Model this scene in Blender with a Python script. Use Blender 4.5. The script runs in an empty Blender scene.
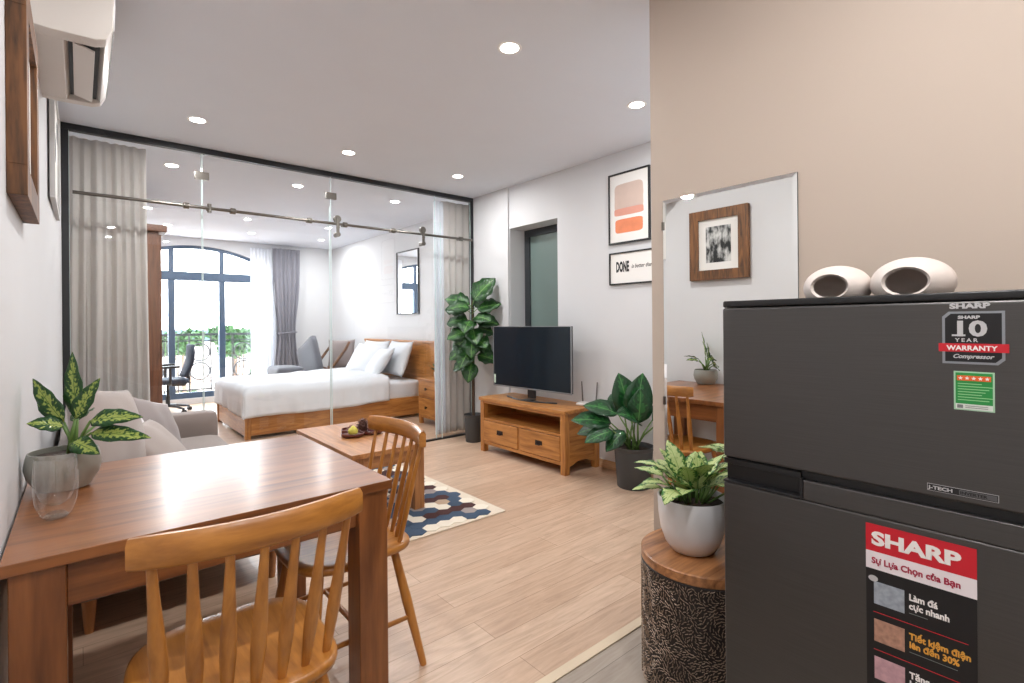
import bpy, bmesh, math, random
from mathutils import Vector, Matrix, noise, Euler
PI = math.pi
R = math.radians
random.seed(7)
scene = bpy.context.scene
COL = scene.collection

# ------------------------------------------------------------------ materials
def lin(c):
    c /= 255.0
    return c / 12.92 if c <= 0.04045 else ((c + 0.055) / 1.055) ** 2.4
def S(r, g, b): return (lin(r), lin(g), lin(b), 1.0)

_mats = {}
def new_mat(name):
    m = bpy.data.materials.new(name); m.use_nodes = True
    nt = m.node_tree; b = nt.nodes.get('Principled BSDF')
    return m, nt, b
def sset(b, **k):
    for n, v in k.items():
        b.inputs[n.replace('_', ' ')].default_value = v
def plain(name, col, rough=0.5, metal=0.0, coat=0.0, bump=0.0, bscale=60, var=0.0, vscale=3, sheen=0.0, trans=0.0):
    if name in _mats: return _mats[name]
    m, nt, b = new_mat(name)
    b.inputs['Base Color'].default_value = col
    b.inputs['Roughness'].default_value = rough
    b.inputs['Metallic'].default_value = metal
    b.inputs['Coat Weight'].default_value = coat
    b.inputs['Coat Roughness'].default_value = 0.15
    b.inputs['Sheen Weight'].default_value = sheen
    L = nt.links; tc = nt.nodes.new('ShaderNodeTexCoord')
    n = nt.nodes.new('ShaderNodeTexNoise'); n.inputs['Scale'].default_value = vscale; n.inputs['Detail'].default_value = 4
    L.new(tc.outputs['Object'], n.inputs['Vector'])
    mx = nt.nodes.new('ShaderNodeMix'); mx.data_type = 'RGBA'
    v = max(var, 0.02)
    mx.inputs[6].default_value = tuple(c * (1 - v) for c in col[:3]) + (1,)
    mx.inputs[7].default_value = tuple(min(1, c * (1 + v)) for c in col[:3]) + (1,)
    L.new(n.outputs['Fac'], mx.inputs[0]); L.new(mx.outputs[2], b.inputs['Base Color'])
    if bump > 0:
        n2 = nt.nodes.new('ShaderNodeTexNoise'); n2.inputs['Scale'].default_value = bscale; n2.inputs['Detail'].default_value = 3
        L.new(tc.outputs['Object'], n2.inputs['Vector'])
        bp = nt.nodes.new('ShaderNodeBump'); bp.inputs['Strength'].default_value = bump; bp.inputs['Distance'].default_value = 0.01
        L.new(n2.outputs['Fac'], bp.inputs['Height']); L.new(bp.outputs['Normal'], b.inputs['Normal'])
    if trans > 0:
        out = nt.nodes['Material Output']; tr = nt.nodes.new('ShaderNodeBsdfTranslucent'); tr.inputs['Color'].default_value = col
        ms = nt.nodes.new('ShaderNodeMixShader'); ms.inputs[0].default_value = trans
        L.new(b.outputs[0], ms.inputs[1]); L.new(tr.outputs[0], ms.inputs[2]); L.new(ms.outputs[0], out.inputs[0])
    _mats[name] = m
    return m

def wood(name, dark, light, axis='x', rough=0.4, coat=0.3, scale=1.0, knots=True):
    key = name + axis
    if key in _mats: return _mats[key]
    m, nt, b = new_mat(key); L = nt.links
    tc = nt.nodes.new('ShaderNodeTexCoord'); mp = nt.nodes.new('ShaderNodeMapping')
    st = {'x': (0.9, 9, 9), 'y': (9, 0.9, 9), 'z': (9, 9, 0.9)}[axis]
    mp.inputs['Scale'].default_value = tuple(s * scale for s in st)
    L.new(tc.outputs['Object'], mp.inputs['Vector'])
    n1 = nt.nodes.new('ShaderNodeTexNoise'); n1.inputs['Scale'].default_value = 1.6; n1.inputs['Detail'].default_value = 8; n1.inputs['Distortion'].default_value = 1.6
    L.new(mp.outputs[0], n1.inputs['Vector'])
    n2 = nt.nodes.new('ShaderNodeTexNoise'); n2.inputs['Scale'].default_value = 9; n2.inputs['Detail'].default_value = 5
    L.new(mp.outputs[0], n2.inputs['Vector'])
    a = nt.nodes.new('ShaderNodeMath'); a.operation = 'MULTIPLY_ADD'; a.inputs[1].default_value = 0.35
    L.new(n2.outputs['Fac'], a.inputs[0]); 
    a2 = nt.nodes.new('ShaderNodeMath'); a2.operation = 'MULTIPLY'; a2.inputs[1].default_value = 0.75
    L.new(n1.outputs['Fac'], a2.inputs[0]); L.new(a2.outputs[0], a.inputs[2])
    cr = nt.nodes.new('ShaderNodeValToRGB')
    cr.color_ramp.elements[0].position = 0.38; cr.color_ramp.elements[0].color = dark
    cr.color_ramp.elements[1].position = 0.66; cr.color_ramp.elements[1].color = light
    L.new(a.outputs[0], cr.inputs[0]); L.new(cr.outputs[0], b.inputs['Base Color'])
    bp = nt.nodes.new('ShaderNodeBump'); bp.inputs['Strength'].default_value = 0.08; bp.inputs['Distance'].default_value = 0.005
    L.new(a.outputs[0], bp.inputs['Height']); L.new(bp.outputs['Normal'], b.inputs['Normal'])
    b.inputs['Roughness'].default_value = rough; b.inputs['Coat Weight'].default_value = coat; b.inputs['Coat Roughness'].default_value = 0.2
    _mats[key] = m
    return m

def W_oak(ax):    return wood('honey oak ', S(142, 86, 34), S(192, 132, 68), ax, 0.42, 0.25)       # tv stand, bed
def W_table(ax):  return wood('acacia table ', S(96, 52, 22), S(146, 90, 46), ax, 0.36, 0.4, 0.6)
def W_chair(ax):  return wood('beech chair ', S(146, 90, 34), S(188, 126, 56), ax, 0.36, 0.3)
def W_coffee(ax): return wood('oiled coffee table ', S(130, 80, 40), S(184, 126, 74), ax, 0.4, 0.3)
def W_ward(ax):   return wood('red brown wardrobe ', S(82, 48, 30), S(120, 76, 50), ax, 0.45, 0.2)
def W_frame(ax):  return wood('rustic walnut ', S(58, 36, 18), S(128, 84, 46), ax, 0.6, 0.05, 1.6)

def glass_thin(name, tint=(1, 1, 1, 1), ior=1.5, boost=1.0):
    if name in _mats: return _mats[name]
    m, nt, b = new_mat(name); L = nt.links; nt.nodes.remove(b)
    out = nt.nodes['Material Output']
    lw_ = nt.nodes.new('ShaderNodeLayerWeight'); lw_.inputs[0].default_value = 0.5      # Schlick reflectance of one thin sheet
    fr = nt.nodes.new('ShaderNodeMath'); fr.operation = 'POWER'; fr.inputs[1].default_value = 5; L.new(lw_.outputs['Facing'], fr.inputs[0])
    mu = nt.nodes.new('ShaderNodeMath'); mu.operation = 'MULTIPLY_ADD'; mu.inputs[1].default_value = .92; mu.inputs[2].default_value = .065 * boost; mu.use_clamp = True
    tr = nt.nodes.new('ShaderNodeBsdfTransparent'); tr.inputs[0].default_value = tint
    gl = nt.nodes.new('ShaderNodeBsdfGlossy'); gl.inputs['Roughness'].default_value = 0.0
    ms = nt.nodes.new('ShaderNodeMixShader')
    L.new(fr.outputs[0], mu.inputs[0]); L.new(mu.outputs[0], ms.inputs[0]); L.new(tr.outputs[0], ms.inputs[1]); L.new(gl.outputs[0], ms.inputs[2]); L.new(ms.outputs[0], out.inputs[0])
    _mats[name] = m
    return m
def emit(name, col, strength):
    if name in _mats: return _mats[name]
    m, nt, b = new_mat(name); nt.nodes.remove(b)
    e = nt.nodes.new('ShaderNodeEmission'); e.inputs[0].default_value = col; e.inputs[1].default_value = strength
    nt.links.new(e.outputs[0], nt.nodes['Material Output'].inputs[0]); _mats[name] = m
    return m

def floor_mat(name, c1, c2, seam, bw, bh, rough, grain=0.25):
    m, nt, b = new_mat(name); L = nt.links
    tc = nt.nodes.new('ShaderNodeTexCoord')
    br = nt.nodes.new('ShaderNodeTexBrick'); br.inputs['Color1'].default_value = c1; br.inputs['Color2'].default_value = c2
    br.inputs['Mortar'].default_value = seam; br.inputs['Scale'].default_value = 1
    br.inputs['Brick Width'].default_value = bw; br.inputs['Row Height'].default_value = bh
    br.inputs['Mortar Size'].default_value = 0.0016; br.inputs['Mortar Smooth'].default_value = 0.4; br.offset = 0.37; br.offset_frequency = 2
    L.new(tc.outputs['Object'], br.inputs['Vector'])
    mp = nt.nodes.new('ShaderNodeMapping'); mp.inputs['Scale'].default_value = (1.4, 13, 1)
    L.new(tc.outputs['Object'], mp.inputs['Vector'])
    n = nt.nodes.new('ShaderNodeTexNoise'); n.inputs['Scale'].default_value = 2.2; n.inputs['Detail'].default_value = 9; n.inputs['Distortion'].default_value = 1.2; n.inputs['Roughness'].default_value = 0.65
    L.new(mp.outputs[0], n.inputs['Vector'])
    cr = nt.nodes.new('ShaderNodeValToRGB'); cr.color_ramp.elements[0].position = 0.3; cr.color_ramp.elements[1].position = 0.7
    cr.color_ramp.elements[0].color = (1 - grain * 1.3, 1 - grain * 1.5, 1 - grain * 1.7, 1); cr.color_ramp.elements[1].color = (1.08, 1.08, 1.08, 1)
    L.new(n.outputs['Fac'], cr.inputs[0])
    mx = nt.nodes.new('ShaderNodeMix'); mx.data_type = 'RGBA'; mx.blend_type = 'MULTIPLY'; mx.inputs[0].default_value = 1
    L.new(br.outputs['Color'], mx.inputs[6]); L.new(cr.outputs[0], mx.inputs[7]); L.new(mx.outputs[2], b.inputs['Base Color'])
    b.inputs['Roughness'].default_value = rough
    bp = nt.nodes.new('ShaderNodeBump'); bp.inputs['Strength'].default_value = 0.15; bp.inputs['Distance'].default_value = 0.002; bp.invert = True
    L.new(br.outputs['Fac'], bp.inputs['Height']); L.new(bp.outputs['Normal'], b.inputs['Normal'])
    return m

def leaf_mat(name, edge, mid, speck, amount, vein=None):
    """uv.x = across the blade 0..1, uv.y = along the blade"""
    m, nt, b = new_mat(name); L = nt.links
    uv = nt.nodes.new('ShaderNodeUVMap'); sep = nt.nodes.new('ShaderNodeSeparateXYZ'); L.new(uv.outputs[0], sep.inputs[0])
    def math_(op, a, v=None, c=None):
        x = nt.nodes.new('ShaderNodeMath'); x.operation = op
        if hasattr(a, 'default_value') or not isinstance(a, (int, float)): L.new(a, x.inputs[0])
        else: x.inputs[0].default_value = a
        if v is not None:
            if isinstance(v, (int, float)): x.inputs[1].default_value = v
            else: L.new(v, x.inputs[1])
        return x.outputs[0]
    d = math_('ABSOLUTE', math_('SUBTRACT', sep.outputs[0], 0.5))           # 0 at midrib, .5 at edge
    tc = nt.nodes.new('ShaderNodeTexCoord')
    n = nt.nodes.new('ShaderNodeTexNoise'); n.inputs['Scale'].default_value = 90 if vein is None else 25; n.inputs['Detail'].default_value = 3
    L.new(tc.outputs['Object'], n.inputs['Vector'])
    # diagonal streaks following the side veins
    st = math_('SINE', math_('MULTIPLY', math_('SUBTRACT', sep.outputs[1], math_('MULTIPLY', d, 0.55)), 55.0))
    f = math_('ADD', math_('MULTIPLY', st, 0.045), math_('ADD', math_('MULTIPLY', n.outputs['Fac'], 1.0), math_('MULTIPLY', math_('SUBTRACT', 0.33, d), 0.75)))
    cr = nt.nodes.new('ShaderNodeValToRGB'); cr.color_ramp.elements[0].position = 0.62 - amount; cr.color_ramp.elements[0].color = edge
    cr.color_ramp.elements[1].position = 0.74 - amount; cr.color_ramp.elements[1].color = speck
    e = cr.color_ramp.elements.new(0.67 - amount); e.color = mid
    L.new(f, cr.inputs[0])
    rib = math_('LESS_THAN', d, 0.02)
    mx = nt.nodes.new('ShaderNodeMix'); mx.data_type = 'RGBA'; mx.inputs[7].default_value = vein or mid
    L.new(rib, mx.inputs[0]); L.new(cr.outputs[0], mx.inputs[6]); L.new(mx.outputs[2], b.inputs['Base Color'])
    b.inputs['Roughness'].default_value = 0.35; b.inputs['Coat Weight'].default_value = 0.15
    bp = nt.nodes.new('ShaderNodeBump'); bp.inputs['Strength'].default_value = 0.25; bp.inputs['Distance'].default_value = 0.003
    L.new(st, bp.inputs['Height']); L.new(bp.outputs['Normal'], b.inputs['Normal'])
    out = nt.nodes['Material Output']; tr = nt.nodes.new('ShaderNodeBsdfTranslucent'); L.new(mx.outputs[2], tr.inputs[0])
    ms = nt.nodes.new('ShaderNodeMixShader'); ms.inputs[0].default_value = 0.2
    L.new(b.outputs[0], ms.inputs[1]); L.new(tr.outputs[0], ms.inputs[2]); L.new(ms.outputs[0], out.inputs[0])
    return m

# ------------------------------------------------------------------ mesh helpers
def finish(name, bm, mats, parent=None, loc=None, smooth=True, bevel=0.0, seg=2, angle=40, subsurf=0, solid=0.0, recalc=True):
    if recalc: bmesh.ops.recalc_face_normals(bm, faces=bm.faces)
    me = bpy.data.meshes.new(name); bm.to_mesh(me); bm.free()
    o = bpy.data.objects.new(name, me); COL.objects.link(o)
    if not isinstance(mats, (list, tuple)): mats = [mats]
    for m in mats: me.materials.append(m)
    if smooth:
        for p in me.polygons: p.use_smooth = True
        if bevel == 0 and subsurf == 0:
            try: me.set_sharp_from_angle(angle=R(angle))
            except Exception: pass
    if solid:
        md = o.modifiers.new('solid', 'SOLIDIFY'); md.thickness = solid; md.offset = 0
    if bevel > 0:
        md = o.modifiers.new('bevel', 'BEVEL'); md.width = bevel; md.segments = seg; md.limit_method = 'ANGLE'; md.angle_limit = R(40); md.harden_normals = False
        for p in me.polygons: p.use_smooth = True
        me.set_sharp_from_angle(angle=R(30)) if False else None
        w = o.modifiers.new('wn', 'WEIGHTED_NORMAL'); w.keep_sharp = True
    if subsurf:
        md = o.modifiers.new('sub', 'SUBSURF'); md.levels = subsurf; md.render_levels = subsurf
    if parent is not None: o.parent = parent
    if loc is not None: o.location = loc
    return o

def box(bm, x0, x1, y0, y1, z0, z1, mi=0):
    vs = [bm.verts.new(p) for p in ((x0,y0,z0),(x1,y0,z0),(x1,y1,z0),(x0,y1,z0),(x0,y0,z1),(x1,y0,z1),(x1,y1,z1),(x0,y1,z1))]
    for f in ((0,3,2,1),(4,5,6,7),(0,1,5,4),(1,2,6,5),(2,3,7,6),(3,0,4,7)):
        bm.faces.new([vs[i] for i in f]).material_index = mi
    return vs
def BX(*a, **k):
    bm = bmesh.new(); box(bm, *a, **k); return bm

def ring_frame(t):
    t = t.normalized(); a = Vector((0,0,1)) if abs(t.z) < 0.9 else Vector((1,0,0))
    u = t.cross(a).normalized(); v = t.cross(u).normalized()
    return u, v
def tube(bm, pts, rad, n=12, mi=0, cap=True, flat=1.0, closed=False):
    pts = [Vector(p) for p in pts]; rings = []
    if not hasattr(rad, '__len__'): rad = [rad] * len(pts)
    pu = None
    for i, p in enumerate(pts):
        if closed: t = pts[(i + 1) % len(pts)] - pts[i - 1]
        else: t = pts[min(i + 1, len(pts) - 1)] - pts[max(i - 1, 0)]
        u, v = ring_frame(t)
        if pu is not None:
            tn = t.normalized(); u = (pu - tn * pu.dot(tn)).normalized(); v = tn.cross(u)
        pu = u
        rings.append([bm.verts.new(p + (u * math.cos(2*PI*k/n) + v * math.sin(2*PI*k/n) * flat) * rad[i]) for k in range(n)])
    m = len(rings)
    for i in range(m if closed else m - 1):
        a, b = rings[i], rings[(i + 1) % m]
        for k in range(n):
            bm.faces.new((a[k], a[(k+1) % n], b[(k+1) % n], b[k])).material_index = mi
    if cap and not closed:
        bm.faces.new(rings[0][::-1]).material_index = mi; bm.faces.new(rings[-1]).material_index = mi
def lathe(bm, prof, n=32, c=(0,0,0), mi=0, closed=False, M=None):
    rings = []
    for r, z in prof:
        if r < 1e-5: 
            p = Vector((c[0], c[1], c[2] + z)); p = M @ p if M else p
            rings.append([bm.verts.new(p)])
        else:
            ring = []
            for k in range(n):
                p = Vector((c[0] + r*math.cos(2*PI*k/n), c[1] + r*math.sin(2*PI*k/n), c[2] + z)); ring.append(bm.verts.new(M @ p if M else p))
            rings.append(ring)
    for i in range(len(rings) - (0 if closed else 1)):
        a, b = rings[i], rings[(i+1) % len(rings)]
        for k in range(n):
            k2 = (k+1) % n
            if len(a) == 1 and len(b) == 1: continue
            if len(a) == 1: f = bm.faces.new((a[0], b[k2], b[k]))
            elif len(b) == 1: f = bm.faces.new((a[k], a[k2], b[0]))
            else: f = bm.faces.new((a[k], a[k2], b[k2], b[k]))
            f.material_index = mi
def prism(bm, poly, axis, a0, a1, mi=0):
    """extrude a 2-D polygon along axis; poly coordinates are the two other axes in xyz order"""
    def mk(p, a):
        if axis == 'x': return (a, p[0], p[1])
        if axis == 'y': return (p[0], a, p[1])
        return (p[0], p[1], a)
    A = [bm.verts.new(mk(p, a0)) for p in poly]; B = [bm.verts.new(mk(p, a1)) for p in poly]
    n = len(poly)
    bm.faces.new(A[::-1]).material_index = mi; bm.faces.new(B).material_index = mi
    for i in range(n): bm.faces.new((A[i], A[(i+1) % n], B[(i+1) % n], B[i])).material_index = mi
def soft_box(bm, x0, x1, y0, y1, z0, z1, r=0.03, n=10, puff=0.0, amp=0.0, ns=4.0, seed=0, nx=None, ny=None, nz=None):
    """rounded, slightly wrinkled upholstered block"""
    nx = nx or n; ny = ny or n; nz = nz or max(3, n // 2)
    cx, cy, cz = (x0+x1)/2, (y0+y1)/2, (z0+z1)/2; hx, hy, hz = (x1-x0)/2, (y1-y0)/2, (z1-z0)/2
    cache = {}
    def P(a, b, c):
        key = (round(a, 5), round(b, 5), round(c, 5))
        if key in cache: return cache[key]
        p = Vector((a*hx, b*hy, c*hz)); q = Vector((max(-hx+r, min(hx-r, p.x)), max(-hy+r, min(hy-r, p.y)), max(-hz+r, min(hz-r, p.z))))
        d = p - q
        if d.length > 1e-9: p = q + d.normalized() * r
        nrm = Vector((a if abs(a) > .999 else 0, b if abs(b) > .999 else 0, c if abs(c) > .999 else 0)); 
        if nrm.length > 0: nrm.normalize()
        if puff: p.z += math.copysign(puff * (1-a*a) * (1-b*b), c) if abs(c) > .5 else 0
        if amp:
            w = Vector((p.x + cx, p.y + cy, p.z + cz)) * ns + Vector((seed, seed * .7, 0))
            p += nrm * amp * (noise.noise(w) + 0.5 * noise.noise(w * 2.3))
        v = bm.verts.new((p.x + cx, p.y + cy, p.z + cz)); cache[key] = v
        return v
    def face(f, na, nb):
        for i in range(na):
            for j in range(nb):
                a0, a1 = -1 + 2*i/na, -1 + 2*(i+1)/na; b0, b1 = -1 + 2*j/nb, -1 + 2*(j+1)/nb
                vs = [P(*f(a0, b0)), P(*f(a1, b0)), P(*f(a1, b1)), P(*f(a0, b1))]
                if len(set(vs)) == 4: bm.faces.new(vs)
    for s in (-1, 1):
        face(lambda a, b: (a, b, s), nx, ny); face(lambda a, b: (a, s, b), nx, nz); face(lambda a, b: (s, a, b), ny, nz)
def pillow_bm(w, h, t, n=18, amp=0.008, seed=0):
    bm = bmesh.new(); g = {}
    for s in (1, -1):
        for i in range(n+1):
            for j in range(n+1):
                a, b = -1 + 2*i/n, -1 + 2*j/n
                edge = (i in (0, n) or j in (0, n))
                if edge and s == -1: g[(s, i, j)] = g[(1, i, j)]; continue
                k = max(0, (1-a*a) * (1-b*b)) ** 0.42
                x = a * w/2 * (1 - 0.07 * (1 - b*b)); y = b * h/2 * (1 - 0.07 * (1 - a*a))
                z = s * t/2 * k + (0 if edge else s * amp * noise.noise(Vector((a*2.2+seed, b*2.2, s*3+seed))))
                g[(s, i, j)] = bm.verts.new((x, y, z))
        for i in range(n):
            for j in range(n):
                vs = [g[(s,i,j)], g[(s,i+1,j)], g[(s,i+1,j+1)], g[(s,i,j+1)]]
                bm.faces.new(vs if s == 1 else vs[::-1])
    return bm
def thing(name, label, cat, loc=(0,0,0), rz=0.0, group=None):
    o = bpy.data.objects.new(name, None); COL.objects.link(o); o.empty_display_size = 0.1
    o.location = loc; o.rotation_euler = (0, 0, rz); o['label'] = label; o['category'] = cat
    if group: o['group'] = group
    return o
def tag(o, label, cat, group=None):
    o['label'] = label; o['category'] = cat
    if group: o['group'] = group
    return o
def struct(o): o['kind'] = 'structure'; return o
def copy_thing(root, loc, rz=None, label=None):
    def cp(o, par):
        c = o.copy(); COL.objects.link(c)
        if par is not None: c.parent = par
        for ch in o.children: cp(ch, c)
        return c
    r = cp(root, None); r.location = loc
    if rz is not None: r.rotation_euler = (0, 0, rz)
    if label: r['label'] = label
    return r
def text(name, body, size, mat, parent, M, bold=0.0, sx=1.0, align='LEFT', shear=0.0, space=1.0, depth=0.0002):
    c = bpy.data.curves.new(name, 'FONT'); c.body = body; c.size = size; c.offset = bold; c.align_x = align; c.shear = shear
    c.space_character = space; c.extrude = depth; c.resolution_u = 3
    t = bpy.data.objects.new(name, c); COL.objects.link(t)
    bpy.context.view_layer.update()
    dg = bpy.context.evaluated_depsgraph_get()
    me = bpy.data.meshes.new_from_object(t.evaluated_get(dg)); bpy.data.objects.remove(t)
    me.transform(M @ Matrix.Diagonal((sx, 1, 1, 1)))
    me.materials.clear(); me.materials.append(mat)
    o = bpy.data.objects.new(name, me); COL.objects.link(o); o.parent = parent
    return o
def leaf(bm, uvl, base, direc, up, L, w, bend=0.6, fold=0.25, n=9, shape=0.42, wave=0.0, mi=0, tip=1.0):
    """a curved blade: starts at base along direc, bends away from up"""
    d = Vector(direc).normalized(); u = Vector(up); u = (u - d * u.dot(d)).normalized(); s = d.cross(u).normalized()
    p = Vector(base); rows = []
    for i in range(n + 1):
        t = i / n
        ang = bend * t
        dd = (d * math.cos(ang) - u * math.sin(ang)); uu = (u * math.cos(ang) + d * math.sin(ang))
        if i: p = p + dd * (L / n)
        ww = w * 0.5 * (math.sin(PI * t ** (shape * 1.55)) ** 0.85 if 0 < t < 1 else 0) + 0.0006
        f = fold * (1 - 0.5*t)
        wv = wave * math.sin(t * 19 + base[0] * 50)
        row = []
        for k in (-1, -0.5, 0, 0.5, 1):
            q = p + s * (ww * k) + uu * (abs(k) * ww * f + (wv * abs(k) * ww if abs(k) == 1 else 0))
            row.append((bm.verts.new(q), (0.5 + 0.5 * k, t)))
        rows.append(row)
    for i in range(n):
        for k in range(4):
            q = [rows[i][k], rows[i][k+1], rows[i+1][k+1], rows[i+1][k]]
            fc = bm.faces.new([a[0] for a in q]); fc.material_index = mi
            for lp, a in zip(fc.loops, q): lp[uvl].uv = a[1]
    return p

# ------------------------------------------------------------------ the room
H = 2.68
XL = -0.14; XR = 3.45; YB = 9.60; YK = -1.30; XB = 3.66; XW = 1.90; YW = 1.30; YP = 4.74
m_wall = plain('white wall paint', S(214, 215, 217), 0.7, bump=0.02, bscale=200)
m_wall_k = plain('taupe wall paint', S(188, 173, 160), 0.7, bump=0.02, bscale=200)
m_ceil = plain('ceiling paint', S(228, 233, 241), 0.8)
m_oak = floor_mat('oak laminate', S(208, 181, 158), S(196, 166, 142), S(160, 132, 108), 1.25, 0.145, 0.30, 0.2)
m_tile = floor_mat('grey wood tile', S(172, 160, 148), S(160, 149, 138), S(120, 110, 102), 1.2, 0.2, 0.35, 0.18)
m_black = plain('black powder coated metal', S(30, 32, 36), 0.4)
m_steel = plain('brushed steel', S(118, 114, 108), 0.3, 1.0)
m_white = plain('white plastic', S(235, 233, 230), 0.35)

bm = BX(XL - .2, XB + .3, YW - .02, YB + .2, -.1, 0); struct(finish('floor', bm, m_oak, smooth=False))
bm = BX(XL - .2, XW + .1, YK - .1, YW - .02, -.1, 0); struct(finish('floor_kitchen', bm, m_tile, smooth=False))
bm = BX(XL, XW, YW - .035, YW + .005, 0, .006); struct(finish('trim_1', bm, plain('pale threshold strip', S(214, 196, 170), 0.4), bevel=.002))
bm = BX(XL - .2, XB + .3, YK - .1, YB + .2, H, H + .12); struct(finish('ceiling', bm, m_ceil, smooth=False))
bm = BX(XL - .2, XL, YK - .1, YB + .2, 0, H); prism(bm, [(XL - .01, 2.3), (XL, 2.3), (-.095, YP + .02), (XL - .01, YP + .02)], 'z', 0, H)
struct(finish('wall_left', bm, m_wall, smooth=False))
bm = BX(XL, XW, YK - .1, YK, 0, H); struct(finish('wall_rear', bm, m_wall_k, smooth=False))
bm = BX(XW, XW + .13, YK - .1, YW, 0, H); struct(finish('wall_right', bm, m_wall_k, smooth=False))
bm = BX(XW + .13, XR + .2, YW - .12, YW, 0, H); struct(finish('wall_return', bm, m_wall, smooth=False))
# wall behind the television, with the window recess
RY0, RY1, RZ0, RZ1, RX = 3.40, 4.10, 0.85, 2.245, 3.655
bm = BX(XR, XR + .3, YW, RY0, 0, H); box(bm, XR, XR + .3, RY1, YP + .05, 0, H); box(bm, XB, XB + .3, YP + .05, YB + .2, 0, H)
box(bm, XR, XR + .3, RY0, RY1, 0, RZ0); box(bm, XR, XR + .3, RY0, RY1, RZ1, H); box(bm, XR - .022, XR, RY1 + .005, YP + .05, 0, H)
struct(finish('wall_far_right', bm, m_wall, smooth=False))
# recessed window
m_alu = plain('dark grey aluminium', S(58, 62, 66), 0.4, 0.3)
bm = bmesh.new(); fx = RX; ft = .075
box(bm, fx, fx+.05, RY0, RY1, RZ0, RZ0+ft); box(bm, fx, fx+.05, RY0, RY1, RZ1-ft, RZ1); box(bm, fx, fx+.05, RY0, RY0+ft, RZ0+ft, RZ1-ft); box(bm, fx, fx+.05, RY1-ft, RY1, RZ0+ft, RZ1-ft)
wf = finish('window_2', bm, m_alu, bevel=.004); struct(wf)
m, nt, b = new_mat('frosted green glass'); sset(b, Base_Color=S(112, 130, 126), Roughness=0.3); b.inputs['Specular IOR Level'].default_value = .6; _mats['frost'] = m
o = finish('window_glass', BX(fx+.02, fx+.03, RY0+ft, RY1-ft, RZ0+ft, RZ1-ft), m, wf)
# baseboards
m_base = wood('baseboard oak ', S(190, 150, 112), S(222, 190, 154), 'y', 0.5, 0.1)
struct(finish('baseboard_right', BX(XR - .014, XR, YW, RY1, 0, .07), m_base, bevel=.003))
struct(finish('baseboard_left', BX(XL, XL + .014, YK, 2.30, 0, .07), m_base, bevel=.003))

# back wall with the arched balcony opening
OX0, OX1, OZ0 = .40, 2.52, .09
OC = (OX0 + OX1) / 2
def arch(x, inset=0):           # arc through the springing (z 2.29) and the crown (z 2.55)
    half = (OX1 - OX0) / 2; sag = .28
    Rr = (half*half + sag*sag) / (2*sag)
    return 2.56 - Rr + math.sqrt(max(0, Rr*Rr - (x-OC)**2)) - inset
bm = BX(XL, OX0, YB, YB + .2, 0, H); box(bm, OX1, XB, YB, YB + .2, 0, H); box(bm, OX0, OX1, YB, YB + .2, 0, OZ0)
N = 24
for i in range(N):
    xa = OX0 + (OX1-OX0)*i/N; xb = OX0 + (OX1-OX0)*(i+1)/N
    prism(bm, [(xa, arch(xa)), (xb, arch(xb)), (xb, H), (xa, H)], 'y', YB, YB + .2)
struct(finish('wall_back', bm, m_wall, smooth=False))
m_wfr = plain('blue grey window frame', S(72, 92, 116), 0.4, 0.2)
wy0, wy1 = YB + .05, YB + .12
bm = bmesh.new()
for i in range(N):              # arched head
    xa = OX0 + (OX1-OX0)*i/N; xb = OX0 + (OX1-OX0)*(i+1)/N
    prism(bm, [(xa, arch(xa, .05)), (xb, arch(xb, .05)), (xb, arch(xb)), (xa, arch(xa))], 'y', wy0, wy1)
box(bm, OX0, OX0+.06, wy0, wy1, OZ0, arch(OX0)); box(bm, OX1-.06, OX1, wy0, wy1, OZ0, arch(OX1)); box(bm, OX0+.06, OX1-.06, wy0, wy1, OZ0, OZ0+.09)
win = struct(finish('window_1', bm, m_wfr, smooth=False))
bm = BX(OX0+.06, OX1-.06, wy0-.01, wy1+.01, 1.99, 2.13); finish('transom', bm, m_wfr, win, bevel=.006)
for mx_ in (1.105, 1.815):
    bm = BX(mx_-.045, mx_+.045, wy0-.015, wy1+.015, OZ0+.09, 1.99); box(bm, mx_-.035, mx_+.035, wy0, wy1, 2.13, arch(mx_, .04)); finish('mullion', bm, m_wfr, win, bevel=.006)
m_pane = glass_thin('balcony pane', (.97, .99, 1, 1))
bm = BX(OX0+.06, OX1-.06, wy0+.03, wy0+.036, OZ0+.09, 1.99); finish('window_glass', bm, m_pane, win, smooth=False)
bm = bmesh.new()
xs = [OX0+.06 + (OX1-OX0-.12)*i/N for i in range(N+1)]
A = [bm.verts.new((x, wy0+.033, 2.13)) for x in xs]; B = [bm.verts.new((x, wy0+.033, arch(x, .05))) for x in xs]
for i in range(N): bm.faces.new((A[i], A[i+1], B[i+1], B[i]))
finish('fanlight_glass', bm, m_pane, win, smooth=False)

# balcony beyond the window
struct(finish('balcony_floor', BX(-.6, 4.2, YB + .2, YB + 1.25, -.15, .0), plain('balcony tile', S(190, 176, 166), .6), smooth=False))
m_iron = plain('wrought iron', S(22, 25, 30), 0.5)
rail = thing('balcony_railing', 'dark wrought iron balcony railing with ringed scroll panels outside the arched window', 'railing', (1.45, YB + 1.1, 0))
bm = bmesh.new(); box(bm, -2, 2.4, -.02, .02, 1.08, 1.12); box(bm, -2, 2.4, -.012, .012, .98, 1.0); box(bm, -2, 2.4, -.012, .012, .10, .125); box(bm, -2, 2.4, -.012, .012, .24, .255)
finish('rail_bar', bm, m_iron, rail)
bm = bmesh.new(); x = -2.0
panels = [-1.22, -.51, .20, .91, 1.62]
while x < 2.41:
    if not any(abs(x - p) < .15 for p in panels): tube(bm, [(x, 0, .0), (x, 0, 1.08)], .008, 6)
    x += .17
finish('baluster', bm, m_iron, rail)
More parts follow.
